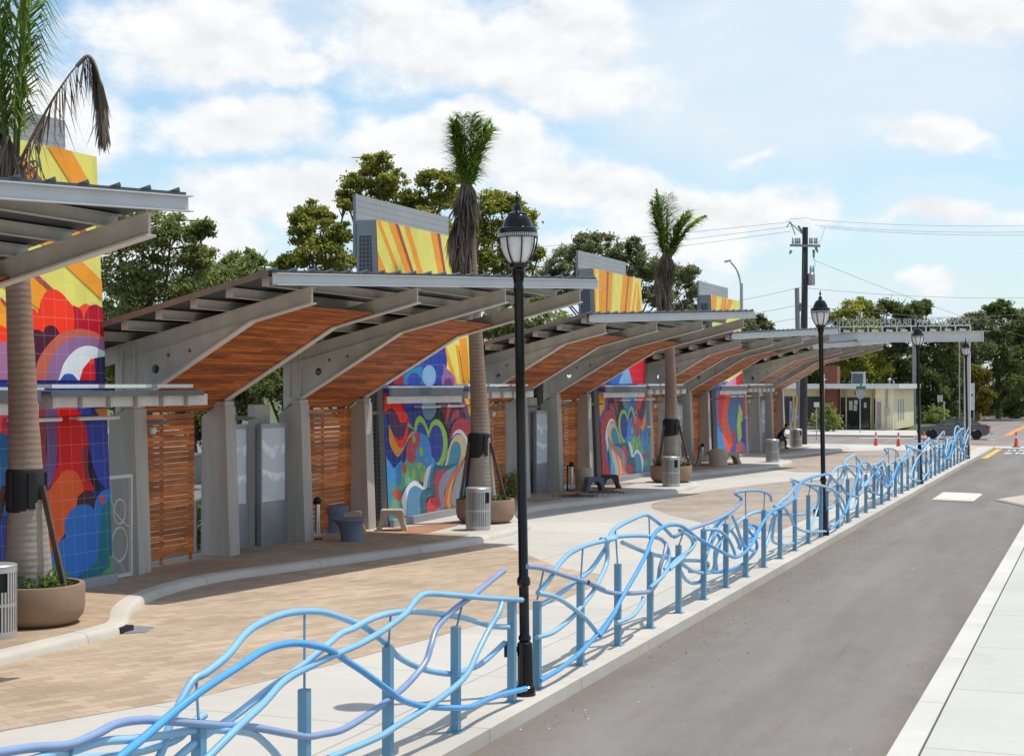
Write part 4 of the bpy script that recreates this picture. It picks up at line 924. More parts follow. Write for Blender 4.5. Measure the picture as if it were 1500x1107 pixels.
def seat_plants(px,d,seed,pet,label,n):
    b=PT(px,HY+F*3.47/d,d); R=np.random.RandomState(seed); P=[]
    for i in range(n):
        a=R.uniform(0,2*pi); q=R.uniform(.40,.63); c=np.array([q*math.cos(a),q*math.sin(a),.56]); m=70
        P.append(c+R.normal(size=(m,3))*np.array([.07,.07,.075 if not pet else .10])+np.array([0,0,.04 if not pet else .10]))
    P=np.concatenate(P); P=P[P[:,2]>.5]
    mi=((P[:,2]>.66)&(R.uniform(size=len(P))<.55)).astype(int) if pet else None
    o=leafquads('flower_bed',P,.04 if not pet else .05,R,[M['flowerl']]+([M['petal']] if pet else []),None,mi); o.location=b
    tag(o,label,'flowers'); return o
seat_plants(48,D1,1,False,'small green seedlings round the trunk in the nearest planter',14)
seat_plants(711,D2,2,False,'low green plants in the planter below the middle palm',12)
seat_plants(983,D3,3,True,'pink and white flowers with bright leaves round the third palm trunk',26)
# ================================================================ TRASH CANS
def make_can():
    r=thing('trash_can','','trash can',(0,0,0),0,'slatted metal trash cans')
    mb=MB(); mb.lathe([(.255,.03),(.255,.93)],24); mb.build('liner',M['dark'],r,smooth=40)
    mb=MB()
    for i in range(40):
        a=2*pi*i/40
        if i in (11,12,13,31,32,33): continue
        mb.obox((.29*math.cos(a),.29*math.sin(a),.50),Vector((math.cos(a),math.sin(a),0)),Vector((-math.sin(a),math.cos(a),0)),Vector((0,0,1)),.006,.014,.40)
    for i in (11,12,13,31,32,33):
        a=2*pi*i/40; mb.obox((.29*math.cos(a),.29*math.sin(a),.37),Vector((math.cos(a),math.sin(a),0)),Vector((-math.sin(a),math.cos(a),0)),Vector((0,0,1)),.006,.014,.27)
    mb.build('slat_wall',M['canmet'],r)
    for z0,z1,R_ in ((0.0,.10,.297),(.44,.48,.296),(.90,.97,.299)): mb=MB(); mb.lathe([(R_-.014,z0),(R_,z0),(R_,z1),(R_-.014,z1)],40); mb.build('hoop',M['canmet'],r,smooth=30)
    mb=MB(); mb.lathe([(.302,.972),(.302,.99),(.285,1.005),(.18,1.012),(.02,1.012)],40); mb.build('lid',M['canmet'],r,smooth=30)
    mb=MB(); mb.lathe([(.2966,.66),(.2966,.86)],40)
    return r
cans=[(-8,21.5,'slatted metal trash can cut off by the left edge, beside the nearest planter'),(700.5,37.4,'slatted metal trash can before the planter of the middle palm'),(983,53.3,'slatted metal trash can before the flowering planter'),(1131.5,69.9,'trash can standing alone on the pale kerb corner before the farthest shelter'),(1167,86,'farthest trash can with a yellow stick beside it, near the utility pole')]
cn=make_can()
for i,(px,d,l) in enumerate(cans):
    o=cn if i==0 else dup(cn); p=PT(px,HY+F*3.47/d,d); o.location=p; o['label']=l; o.rotation_euler[2]=(.35,.55,.2,.8,.4)[i]
# ================================================================ STOOLS, ASH POSTS
def arch_stool(mat,label,px,d,rz,w=.62,h=.47,dep=.5,name='stool'):
    mb=MB(); o=[(-w*.36,h),(w*.36,h),(w*.40,h-.03),(w*.44,h*.45),(w*.58,0),(w*.36,0),(w*.28,h*.40),(w*.17,h*.66),(0,h*.75),(-w*.17,h*.66),(-w*.28,h*.40),(-w*.36,0),(-w*.58,0),(-w*.44,h*.45),(-w*.40,h-.03)]
    mb.prism(o,'xz',-dep/2,dep/2); o=mb.build(name,mat,bevel=.012); o.location=PT(px,HY+F*3.47/d,d); o.rotation_euler=(0,0,rz); tag(o,label,'stool','cast stone stools'); return o
def drum_stool(mat,label,px,d,top=.36,bot=.27,h=.5,skew=.1):
    mb=MB(); n=28; mb.lathe([(bot,0),(bot*.94,.06),(bot*.9,h*.4),(bot*.98,h*.7),(top,h-.03),(top-.01,h),(top-.05,h)],n)
    mb.v=[(x-skew*z/h*1.0,y,z) for x,y,z in mb.v]
    o=mb.build('stool',mat,smooth=40); o.location=PT(px,HY+F*3.47/d,d); tag(o,label,'stool','cast stone stools'); return o
drum_stool(M['bluestone'],'blue-grey flared stool nearest the kerb in the nearest whole shelter',517,34.7)
drum_stool(M['bluestone'],'taller blue-grey stool behind the ash post of the nearest whole shelter',488,36.8,.37,.33,.62,0)
arch_stool(M['tanstone'],'tan arched stool half hidden between two blue-grey stools',514,36.9,.1,.62,.46)
arch_stool(M['tanstone'],'tan arched stool in sunlight at the foot of the heart mural',574,37.2,.05,.66,.5,.42)
drum_stool(M['tanstone'],'tall tan drum stool beside the ash post of the middle shelter',854,51.4,.30,.27,.72,0)
arch_stool(M['bluestone'],'blue-grey arched stool in front of the last column of the middle shelter',870,50.6,.25,.64,.46)
arch_stool(M['darkstone'],'charcoal arched stool before the mirrored heart mural',893,52.2,.1,.66,.45,.42)
drum_stool(M['tanstone'],'tan drum stool nearest the kerb under the second farthest shelter',1052,66.6,.34,.42,.68,0)
arch_stool(M['tanstone'],'tan arched stool right of the drum stool before the farthest mural',1069,68.0,.3,.8,.5,.5)
arch_stool(M['tanstone'],'low tan stool left of the drum stool under the second farthest shelter',1036,67.0,.0,.9,.62,.5)
def make_ash():
    r=thing('ash_post','','ash post',(0,0,0),0,'ash posts beside the shelter columns')
    mb=MB(); mb.box(-.13,-.08,-.025,.025,0,.84); mb.box(-.16,.14,-.13,.13,0,.015); mb.box(-.08,.0,-.02,.02,.80,.83); mb.build('stand',M['blackm'],r)
    mb=MB(); mb.lathe([(.055,.14),(.055,.78)],16,(.03,0)); mb.build('ash_tube',M['aluminium'],r,smooth=40)
    mb=MB(); mb.lathe([(.05,.775),(.08,.80),(.088,.86),(.075,.91),(.03,.945)],16,(.03,0)); mb.build('ash_cap',M['blackm'],r,smooth=50); return r
a_=make_ash()
for i,(px,d,l) in enumerate(((463,35.1,'black ash post with metal tube beside the nearest blue-grey stools'),(836,50.9,'black ash post beside the tall tan drum stool of the middle shelter'),(1028,66.8,'black ash post beside a column of the second farthest shelter'))):
    o=a_ if i==0 else dup(a_); o.location=PT(px,HY+F*3.47/d,d); o['label']=l
for i,(px,py,s_,l) in enumerate(((846,727,.26,'low heap of brown leaf litter near the kerb of the middle shelter'),(885,721,.3,'brown leaf litter at the sunlit kerb step beyond the other heap'))):
    R=np.random.RandomState(40+i); x,y=G(px,py,.135); P=np.stack([R.normal(0,s_,700),R.normal(0,s_*.8,700),np.abs(R.normal(0,.012,700))+.005],1)
    P[:,2]+=.05*np.exp(-(P[:,0]**2+P[:,1]**2)/(s_*.8)**2); o=leafquads('leaf_litter',P,.03,R,[M['deadfrond']]); o.location=(x,y,.135); tag(o,l,'leaf litter'); o['kind']='stuff'
R=np.random.RandomState(77); n=420; ss=R.uniform(9,60,n); tt=-6.0+np.abs(R.normal(0,.55,n)); far_=R.uniform(size=n)<.25; tt[far_]=R.uniform(-6,-2,far_.sum())
P=np.stack([ss*SN+tt*CS,ss*CS-tt*SN,np.full(n,-.143)],1); o=leafquads('road_grit',P,.012,R,[M['card'],M['leaflitter']],None,(R.uniform(size=n)<.5).astype(int)); tag(o,'scattered specks of grit and leaf bits along the kerb of the bus lane','grit'); o['kind']='stuff'
# storm drain at the kerb
mb=MB(); P=[G(182,928,.006),G(190,917,.006),G(225,919,.006),G(214,926,.006)]; mb.prism(P,'xy',.001,.02); o=mb.build('drain_cover',M['galv']); tag(o,'pale rectangular drain cover at the kerb bend below the nearest planter','drain cover')
mb=MB(); x,y=G(179,921,.05); mb.obox((x,y,.055),Vector((SN,CS,0)),Vector((CS,-SN,0)),Vector((0,0,1)),.16,.09,.04); o=mb.build('drain_inlet',M['dark']); tag(o,'small dark drain slot cut in the kerb beside the pale cover','drain inlet')
for i,(pts,l) in enumerate((([(1365,730.5),(1381,720),(1439,722.5),(1425,733)],'flat pale cardboard sheet lying on the bus lane'),([(1458,730.5),(1500,724),(1540,733),(1510,742)],'cardboard sheet cut off by the right edge of the photo'))):
    mb=MB(); P=[G(px,py,-.1) for px,py in pts]; mb.prism(P,'xy',-.142,-.122)
    c=Vector((sum(p[0] for p in P)/4,sum(p[1] for p in P)/4)); P2=[tuple(Vector(p)*.93+c*.07+Vector((.05,.1))) for p in P]; mb.prism(P2,'xy',-.1215,-.105)
    o=mb.build('cardboard_sheet',M['card'] if i==0 else M['card2']); tag(o,l,'cardboard','cardboard on the bus lane')
# ================================================================ STATION SIGN
def text_mesh(body,size,ext,flat=False,bold=0.0):
    cu=bpy.data.curves.new('writing','FONT'); cu.body=body; cu.size=size; cu.extrude=ext; cu.align_x='CENTER'; cu.offset=bold; cu.resolution_u=3
    o=bpy.data.objects.new('writing',cu); COL.objects.link(o); bpy.context.view_layer.update()
    me=bpy.data.meshes.new_from_object(o.evaluated_get(bpy.context.evaluated_depsgraph_get())); bpy.data.objects.remove(o); return me
SB=81.0
root=thing('station_sign','white beam carrying the see-through letters DOWNTOWN BRADENTON STATION, held by a pillar','station sign',W(SB,-6.35,0),-TH)
mb=MB(); x0=-10.3; mb.box(x0,.62,-.012,.012,5.72,6.20); mb.box(x0,.62,-.15,.15,6.20,6.225); mb.box(x0,.62,-.15,.15,5.695,5.72); mb.box(.60,.62,-.15,.15,5.72,6.2); mb.box(.62,.95,-.1,.1,6.19,6.21); mb.build('beam',M['steel2'],root)
mb=MB(); mb.box(-.28,-.02,-.012,.012,0,5.69); mb.box(-.30,-.28,-.13,.13,0,5.69); mb.box(-.02,.0,-.13,.13,0,5.69); mb.build('pillar',M['steel2'],root)
mb=MB(); xa,xb=-7.15,.0; mb.box(xa,xb,-.03,.03,6.47,6.53)
for i in range(11): x=xa+(xb-xa)*i/10; mb.box(x-.03,x+.03,-.025,.025,6.225,6.47)
mb.build('letter_rail',M['steel2'],root)
for i in range(10):
    x=xa+.35+(xb-xa)*i/10; mb=MB(); mb.prism([(x-.14,6.225),(x+.12,6.225),(x+.16,6.32),(x-.14,6.37)],'xz',-.11,.11); mb.build('floodlight',M['steel2'],root)
me=text_mesh('DOWNTOWN BRADENTON STATION',.47,.02,bold=.001); bm=bmesh.new(); bm.from_mesh(me)
xs=[v.co.x for v in bm.verts]; wd=max(xs)-min(xs); kx=(xb-xa-.06)/wd; cx=(max(xs)+min(xs))/2
left=set(bm.faces)
def island(f0):
    st=[f0]; seen={f0}
    while st:
        f=st.pop()
        for v in f.verts:
            for g in v.link_faces:
                if g not in seen: seen.add(g); st.append(g)
    return seen
while left:
    isl=island(next(iter(left))); left-=isl; mb=MB(); idx={}
    for f in isl:
        vs=[]
        for v in f.verts:
            if v not in idx: idx[v]=len(mb.v); mb.v.append(((xa+xb)/2-(v.co.x-cx)*kx,v.co.z,6.53+v.co.y*1.02))
            vs.append(idx[v])
        mb.f.append(tuple(vs)); mb.m.append(0); mb.c.append(None)
    mb.build('letter',M['letter'],root)
bm.free()
# lane lettering, laid for drivers coming the other way
for ch,px,py in (('U',1482.5,659.3),('S',1497.5,659.3),('S',1476.5,663.6),('N',1494,663.6)):
    me=text_mesh(ch,1.0,0,bold=.02); xs=[v.co.x for v in me.vertices]; ys=[v.co.y for v in me.vertices]
    s,t=GS(px,py,-.146); w=.42; L=1.9 if py<661 else 1.9
    for v in me.vertices:
        a=-(v.co.x-(min(xs)+max(xs))/2)/(max(xs)-min(xs))*w; b=-(v.co.y-(min(ys)+max(ys))/2)/(max(ys)-min(ys))*L
        p=W(s+b,t+a,-.1455); v.co=p
    me.materials.append(M['white']); o=bpy.data.objects.new('lane_lettering',me); COL.objects.link(o); struct(o)
# ================================================================ SHOP ACROSS THE STREET
root=thing('corner_shop','low yellow corner shop with white roof edge, brick pier and dark shopfront','shop',W(125,-20,0),-TH)
b=MB(); b.box(-16,3.05,1.6,14,0,3.25); b.box(3.05,4.4,.0,14,0,3.25); b.build('wall',M['yellow_wall'],root)
b=MB(); b.box(-16.4,4.9,-.75,14.3,3.252,3.36); b.box(-16.4,4.9,-.78,-.70,3.22,3.60); b.box(4.86,4.94,-.78,14.3,3.22,3.60); b.box(-16.4,4.86,-.70,14.2,3.36,3.40); b.build('roof',M['roofw'],root)
b=MB(); b.box(-1.15,.05,.2,1.59,0,5.0); b.build('brick_pier',M['brick'],root)
b=MB(); b.box(-1.02,-.78,-.95,-.8,1.45,4.35); b.box(-1.0,-.8,-.8,.2,2.0,2.1); b.box(-1.0,-.8,-.8,.2,3.9,4.0); b.build('blade_sign',M['signw'],root)
for x0,x1,z0 in ((-15,-6.3,.25),(-6.1,-3.75,.25),(-3.55,-1.5,.25)):
    f=MB(); f.box(x0,x1,1.50,1.59,z0,2.55); w=f.build('shop_window',M['dark'],root); g=MB(); g.box(x0+.06,x1-.06,1.47,1.495,z0+.06,2.49); g.build('pane',M['glassd'],w)
for x0,x1 in ((.15,.5),(.62,2.42)):
    f=MB(); f.box(x0,x1,1.50,1.59,.05,2.5); w=f.build('shop_door',M['dark'],root); g=MB(); g.box(x0+.05,x1-.05,1.47,1.495,.1,2.45); g.build('pane',M['glassd'],w)
    if x1>2:
        for (a,c,e,h) in ((.78,1.05,1.5,2.25),(1.15,1.40,1.45,1.9),(1.18,1.45,1.95,2.3),(1.95,2.15,1.7,2.1)): n=MB(); n.box(a,c,1.455,1.468,e,h); n.build('notice',M['signw'],w)
for x in (.55,2.5): b=MB(); b.box(x-.04,x+.06,1.40,1.498,0,3.25); b.build('trim_post',M['yellow_wall'],root)
f=MB(); f.box(2.72,2.92,1.5,1.59,.4,2.4); w=f.build('slit_window',M['glassd'],root)
f=MB(); f.box(3.12,3.52,-.05,-.002,.05,2.35); w=f.build('side_door',M['signw'],root); g=MB(); [g.box(3.16+.09*i,3.20+.09*i,-.07,-.052,.15,2.2) for i in range(4)]; g.build('grille',M['brick'],w)
b=MB(); b.tube([(3.85,-.06,.2),(3.85,-.06,3.2)],.03,6); b.tube([(3.98,-.06,1.2),(3.98,-.06,3.2)],.03,6); b.box(3.78,4.08,-.16,-.03,1.2,1.75); b.build('conduit',M['galv'],root)
for y in (3.0,4.6,6.2): b=MB(); b.box(4.401,4.43,y,y+.55,.7,2.35); b.build('slit_window',M['galv'],root)
b=MB(); b.box(4.401,4.44,.9,1.9,.05,2.3); b.build('side_door',M['signw'],root)
me=text_mesh('12',.42,.01,bold=.01); 
for v in me.vertices: v.co=(1.35+v.co.x,1.585-v.co.z-.012,2.72+v.co.y)
me.materials.append(M['dark']); o=bpy.data.objects.new('house_number',me); COL.objects.link(o); o.parent=root
r=thing('rooftop_unit','grey air conditioning unit standing on the shop roof','air conditioner',W(128,-18.7,3.40),-TH)
b=MB(); b.box(-.5,.5,-.5,.5,.0,1.1); b.build('housing',M['galv'],r,bevel=.03); b=MB(); b.box(-.42,.42,-.515,-.502,.12,1.0); b.build('grille',M['teal'],r); b=MB(); b.box(-.53,.53,-.53,.53,1.1,1.15); b.build('lid',M['roofw'],r)
r=thing('roof_vent','small vent cluster on the shop roof, right of the air conditioner','roof vent',W(130,-16.5,3.40),-TH)
b=MB(); b.tube([(0,0,0),(0,0,.55)],.06,8); b.lathe([(.14,.5),(.16,.55),(.05,.68)],10); b.tube([(.35,0,0),(.35,0,.35),(.25,0,.45)],.05,8); b.build('pipe',M['galv'],r)
def shrub(name,label,mat,c,n,rx,rz,leaf,seed,cat='shrub',group=None,kind2=None):
    r=thing(name,label,cat,(c[0],c[1],0),0,group)
    P=[];R=np.random.RandomState(seed)
    m=max(6,n//45); u=R.normal(size=(m,3)); u/=np.linalg.norm(u,axis=1)[:,None]; ce=u*np.array([rx,rx,rz])*R.uniform(.5,.9,m)[:,None]+np.array([0,0,c[2]])
    for q in ce: P.append(q+R.normal(size=(45,3))*min(rx,rz)*.22)
    P=np.concatenate(P); P=P[P[:,2]>.03]
    leafquads('foliage',P,leaf,R,[mat],r)
    mb=MB()
    for i in range(5): mb.tube([(R.uniform(-.1,.1),R.uniform(-.1,.1),0),tuple(ce[i%m]*.6)],[.03,.01],5)
    mb.build('stem',M['bark'],r); return r
x,y=G(1214,632,.0); shrub('flowering_bush','round green bush in front of the shop brick pier',M['leaflight'],(x,y+1,.9),2600,1.05,1.0,.10,5)
# ================================================================ POLES, SIGNS, WIRES
D=93.5
def P_(px,py,d=D): return PT(px,py,d)
base_=P_(1176.5,HY+F*HC/D); r=thing('utility_pole','tall dark timber utility pole with a crossarm and grey transformer','utility pole',base_,0)
L=lambda px,py: P_(px,py)-base_
def pole_mesh(o,px0,px1,py1,w0,w1,mat,name='pole'):
    mb=MB(); a=L(px0,HY+F*HC/D); b=L(px1,py1); mb.tube([a,(a+b)/2,b],[w0,(w0+w1)/2,w1],12); return mb.build(name,mat,o,smooth=60)
pole_mesh(r,1176.5,1179.5,333,.24,.17,M['pole'])
mb=MB(); mb.bar(L(1156,360)+Vector((0,-.3,0)),L(1200,361)+Vector((0,-.3,0)),.12,.14); mb.build('crossarm',M['poleg'],r)
for px in (1160,1164,1167,1170,1185,1188,1192,1195):
    mb=MB(); a=L(px,358)+Vector((0,-.3,0)); mb.lathe([(.05,0),(.07,.12),(.05,.2),(.06,.3),(.02,.38)],8); mb.v=[(v[0]+a.x,v[1]+a.y,v[2]+a.z) for v in mb.v]; mb.build('insulator',M['galv'],r)
mb=MB(); mb.bar(L(1179,345),L(1169,331),.1,.12); mb.build('arm',M['poleg'],r); mb=MB(); mb.bar(L(1178,345),L(1156,325),.05,.05); mb.bar(L(1158,325),L(1152,333),.05,.05); mb.bar(L(1158,326),L(1165,344),.05,.05); mb.build('bracket',M['poleg'],r); mb=MB(); a=L(1169,330); mb.lathe([(.1,0),(.13,.05),(.13,.45),(.1,.5)],10); mb.build('switch_gear',M['galv'],r)
for (a,b_) in (((1159,367),(1157,372)),((1192,366),(1192,378)),((1195,362),(1198,370))):
    mb=MB(); mb.tube([L(*a),L(*b_)],[.09,.05],8); mb.build('cutout',M['poleg'],r)
mb=MB(); c=L(1188,418); mb.lathe([(.20,0),(.22,.03),(.22,.66),(.16,.72)],16); mb.v=[(v[0]+c.x,v[1]+c.y-.1,v[2]+c.z) for v in mb.v]; mb.bar(L(1179,404),L(1187,404),.08,.06); mb.bar(L(1179,414),L(1187,414),.08,.06)
tr=mb.build('transformer',M['galv'],r,smooth=40)
for px in (1187.5,1191.5):
    mb=MB(); a=L(px,401); mb.tube([a,a+Vector((0,0,.3)),a+Vector((0,0,.5))],[.06,.07,.02],8); mb.build('bushing',M['galv'],tr)
r=thing('wooden_post','shorter grey pole standing just left of the tall utility pole','pole',P_(1171.5,649,D+2))
mb=MB(); a=Vector((0,0,0)); b=P_(1167.5,422,D+2)-r.location; mb.tube([a,b],[.17,.14],10); mb.build('shaft',M['poleg'],r); mb=MB(); q=P_(1169,444,D+2)-r.location; mb.box(q.x+.1,q.x+.22,q.y-.1,q.y,q.z-.5,q.z); mb.build('bracket',M['poleg'],r)
def wire(pts,label,sag=.35,rad=.011):
    mb=MB(); out=[]
    for (p,q) in zip(pts,pts[1:]):
        for i in range(13):
            u=i/12; v=p.lerp(q,u); v.z-=sag*4*u*(1-u); out.append(v)
    mb.tube(out,rad,5); o=mb.build('overhead_wire',M['wire'],smooth=60); tag(o,label,'wire','overhead wires'); return o
Pp=lambda px,py,d=D-.3: PT(px,py,d)
wire([Pp(-100,430,120),Pp(1160,325)],'topmost overhead wire running left from the utility pole')
wire([Pp(-100,455,118),Pp(1166,331)],'second overhead wire running left from the utility pole head',.5)
wire([Pp(-100,482,116),Pp(1158,339)],'third overhead wire running left, lowest of the pole head wires',.4)
wire([Pp(1152,325),Pp(1170,321),Pp(1190,322)],'short jumper wire looping over the top of the utility pole',-.1)
wire([Pp(1190,322),Pp(1600,326,100)],'topmost overhead wire running right to the photo edge',.3)
wire([Pp(1194,330),Pp(1600,336,100)],'second overhead wire running right to the photo edge',.3)
wire([Pp(1200,333),Pp(1600,341,101)],'third overhead wire running right to the photo edge',.3)
wire([Pp(1208,334),Pp(1200,355),Pp(1195,360)],'short drop wire from the right hand lines to the crossarm',.1)
wire([Pp(1192,378),Pp(1194,390),Pp(1190,402)],'thin lead wire between crossarm and transformer',-.15,.012)
wire([Pp(900,456,112),Pp(1172,421),Pp(1600,432,110)],'low overhead cable at the height of the transformer',.4)
wire([Pp(900,480,112),Pp(1168,447),Pp(1600,470,112)],'lower overhead cable crossing behind the sign letters',.3)
wire([Pp(900,492,112),Pp(1168,466),Pp(1600,452,118)],'lowest overhead cable left of the utility pole',.3)
wire([Pp(1190,380),Pp(1600,520,125)],'slanting service wire going down right from the crossarm',.4,.011)
d=112; q=PT(1087,HY+F*HC/d,d); r=thing('street_light','tall grey cobra head street light above the farthest mural wall','street light',q)
l_=lambda px,py: PT(px,py,d)-q
mb=MB(); mb.tube([(0,0,0),l_(1086,415)],[.16,.11],10); mb.build('pole',M['galv'],r,smooth=50)
mb=MB(); mb.tube(spline([l_(1086,430),l_(1083,405),l_(1077,392),l_(1070,384)],5),.06,8); mb.tube(spline([l_(1085,415),l_(1080,399),l_(1074,387)],4),.03,6); mb.build('arm',M['galv'],r)
mb=MB(); a=l_(1066,382.5); mb.obox(a,Vector((1,0,.18)).normalized(),Vector((0,1,0)),Vector((-.18,0,1)).normalized(),.24,.16,.07); mb.build('lamp_head',M['galv'],r,bevel=.04)
def post_sign(name,label,cat,px,py0,d,py1,plates,rad=.035,mat='galv',z=0):
    q=PT(px,HY+F*(HC-z)/d,d); r=thing(name,label,cat,q)
    mb=MB(); b=PT(px,py1,d)-q; mb.tube([(0,0,0),b],rad,8); mb.build('post',M[mat],r)
    for nm,x0,y0,x1,y1,m in plates:
        a=PT(x0,y1,d)-q; b=PT(x1,y0,d)-q; mb=MB(); mb.box(a.x,b.x,-.06,-.04,a.z,b.z); mb.build(nm,M[m],r)
    return r
r=post_sign('street_sign','green street name sign over a grey stop sign back, in front of the yellow shop','street sign',1260,0,115.5,561,[('name_plate',1254,565.5,1268,570,'greens'),('cross_plate',1260.5,561,1262.5,565,'greens')])
q=r.location; a=PT(1260.5,577,115.5)-q; mb=MB(); mb.prism([(a.x+.37*math.cos(pi/8+i*pi/4),a.z+.37*math.sin(pi/8+i*pi/4)) for i in range(8)],'xz',-.03,-.01); mb.build('stop_plate',M['signback'],r)
post_sign('bus_sign','small white sign on a thin post left of the second lamp post','road sign',1196,0,100,589,[('plate',1192,589,1200,596,'signw')],.03)
post_sign('road_sign','pair of small grey plates on a post behind the car','road sign',1374.5,0,150,578,[('plate',1373,578.5,1376.5,588.5,'signw'),('plate',1377.2,578.5,1380.8,588.5,'signw')],.04,'poleg')
post_sign('yard_post','short white post right of the twin sign plates','post',1383,0,149,588,[('cap',1381.6,588,1384.4,592,'signw')],.07,'signw')
post_sign('tall_sign','tall narrow pale sign standing just right of the sign pillar','sign board',1426.5,0,140,561,[('plate',1420.5,561,1427.5,600.5,'signw'),('letters',1422.3,577,1424.6,580,'signback')],.05,'galv')
post_sign('marker_post','short orange marker post in the grass right of the tall pale sign','marker post',1436.5,0,150,600,[],.06,'guard')
post_sign('thin_pole','thin grey pole rising above the car roof beside the smallest lamp post','pole',1405.5,0,135,495,[],.05,'galv')
post_sign('dark_pole','dark timber pole between the shop and the third lamp post','pole',1339,0,140,500,[],.17,'poleg')
post_sign('brown_pole','brown pole rising behind the shop roof','pole',1274.5,0,150,515,[],.14,'pole')
post_sign('dark_stump','short dark pole behind the car, left of the twin plates','post',1377.5,0,151,587,[],.15,'pole')
q=PT(1163.5,HY+F*3.6/91,91); r=thing('guy_guard','yellow plastic guard on a guy wire beside the utility pole','guy wire',q); mb=MB(); mb.tube([PT(1164,634,91)-q,PT(1167,580,91)-q],.05,8); mb.build('guard_sleeve',M['guard'],r); mb=MB(); mb.tube([(0,0,0),PT(1178,370,92)-q],.012,5); mb.build('guy_cable',M['wire'],r)
q=PT(1158.5,HY+F*3.47/87.5,87.5); r=thing('meter_pedestal','grey meter box on a post behind the last shelter column','meter box',q); mb=MB(); mb.box(-.06,.06,-.06,.06,0,2.5); mb.build('post',M['galv'],r); mb=MB(); mb.box(.02,.26,-.14,.14,1.35,2.05); mb.build('box',M['galv'],r,bevel=.02); mb=MB(); mb.tube([(.3,-.02,1.62),(.3,.12,1.62)],.10,10); mb.build('dial',M['clearl'],r)
# small dark board with white letters seen through the third gap
s_,t_=60.6,-19.5; r=thing('shop_board','dark teal board lettered STO seen between columns behind the third palm','sign board',W(70,-22.0,1.9),-.2); mb=MB(); mb.box(-.9,.9,-.05,.05,0,1.5); mb.build('board',M['teal'],r)
me=text_mesh('STO',.5,.004)
for v in me.vertices: v.co=(v.co.x,-.056-v.co.z,.9+v.co.y)
me.materials.append(M['signw']); o=bpy.data.objects.new('lettering',me); COL.objects.link(o); o.parent=r
# ================================================================ CONES
def make_cone():
    r=thing('traffic_cone','','traffic cone',(0,0,0),0,'cones along the cross street'); mb=MB(); mb.box(-.19,.19,-.19,.19,0,.035); mb.build('base',M['blackm'],r,bevel=.01)
    mb=MB(); mb.lathe([(.145,.035),(.13,.06),(.085,.45),(.05,.72),(.045,.90),(.02,.91)],20); mb.build('cone_body',M['orange'],r,smooth=50)
    mb=MB(); mb.lathe([(.0795,.53),(.0655,.68)],20); mb.build('reflective_band',M['signw'],r,smooth=50); return r
c0=make_cone()
for i,(px,py,l) in enumerate(((1283,655,'leftmost orange traffic cone, standing clear of the railing'),(1316,656,'orange cone directly left of the third lamp post, half behind the railing'),(1354,654.5,'orange cone in front of the car front wheel, behind the railing'),(1488.5,654.5,'orange cone at the right edge beyond the lane lettering'))):
    o=c0 if i==0 else dup(c0); x,y=G(px,py,-.10); o.location=(x,y,-.11); o['label']=l
# ================================================================ CAR
c=Vector(((1397-750)/F*106,106,-.126)); root=thing('parked_car','dark grey two door car with a driver, passing on the cross street','car',c,-TH+.02)
def loft(secs,mats,name,par,smooth=40,mi=0):
    mb=MB(); n=len(secs[0])
    for s in secs: mb.v+=s
    for i in range(len(secs)-1):
        for k in range(n):
            k2=(k+1)%n; mb.f.append((i*n+k,i*n+k2,(i+1)*n+k2,(i+1)*n+k)); mb.m.append(mi); mb.c.append(None)
    mb.f.append(tuple(range(n))[::-1]); mb.m.append(mi); mb.c.append(None); mb.f.append(tuple((len(secs)-1)*n+k for k in range(n))); mb.m.append(mi); mb.c.append(None)
    return mb.build(name,mats,par,smooth=smooth)
def arc(cx,r,z0,n=10): return [(cx+r*math.cos(a),.31+r*math.sin(a)) for a in [pi-pi*i/n for i in range(n+1)]]
low=[(-2.28,.30),(-2.36,.45),(-2.36,.60),(-2.26,.72),(-1.95,.83),(-1.15,.94),(-.2,.965),(1.0,.99),(1.75,1.02),(2.2,1.0),(2.33,.90),(2.36,.62),(2.32,.42),(2.18,.30)]
bot=[(1.86,.24)]+[(x,z) for x,z in reversed(arc(1.50,.36,.3))]+[(1.1,.22),(-1.02,.22)]+[(x,z) for x,z in reversed(arc(-1.40,.36,.3))]+[(-1.8,.24)]
prof=low+bot
secs=[]
for y,k,zk in ((-.84,.965,.0),(-.86,.985,.0),(-.80,1,.0),(.80,1,.0),(.86,.985,.0),(.84,.965,0)):
    secs.append([(x*k if abs(x)>2 else x,y*(1 if z<.8 else .965),z) for x,z in prof])
mb=MB(); 
flat=[[Vector((x,z,0)) for x,z in prof]]; tri=tessellate_polygon(flat); n=len(prof)
for s in secs: mb.v+=s
for i in range(len(secs)-1):
    for k in range(n): k2=(k+1)%n; mb.f.append((i*n+k,i*n+k2,(i+1)*n+k2,(i+1)*n+k)); mb.m.append(0); mb.c.append(None)
for t in tri: mb.f.append(tuple(t)); mb.m.append(0); mb.c.append(None); mb.f.append(tuple((len(secs)-1)*n+j for j in t)); mb.m.append(0); mb.c.append(None)
mb.build('body',M['carp'],root,smooth=30)
gh=[(-1.12,.93),(-.36,1.36),(.10,1.415),(.62,1.40),(1.0,1.33),(1.72,1.02)]
mb=MB(); mb.v=[]
for y,k in ((-.76,0),(.76,0)):
    for x,z in gh: mb.v.append((x,y*(1-.24*(z-.93)/.48),z))
n=len(gh)
for k in range(n-1): mb.f.append((k,k+1,n+k+1,n+k)); mb.m.append(0 if k in (1,2,3) else 1); mb.c.append(None)
mb.f.append(tuple(range(n))); mb.m.append(1); mb.c.append(None); mb.f.append(tuple(range(n,2*n))[::-1]); mb.m.append(1); mb.c.append(None)
gm=bpy.data.materials.new('car_glass'); gm.use_nodes=True; t=NT(gm.node_tree); p=gm.node_tree.nodes['Principled BSDF']; p.inputs['Base Color'].default_value=(.25,.30,.27,1); p.inputs['Roughness'].default_value=.05
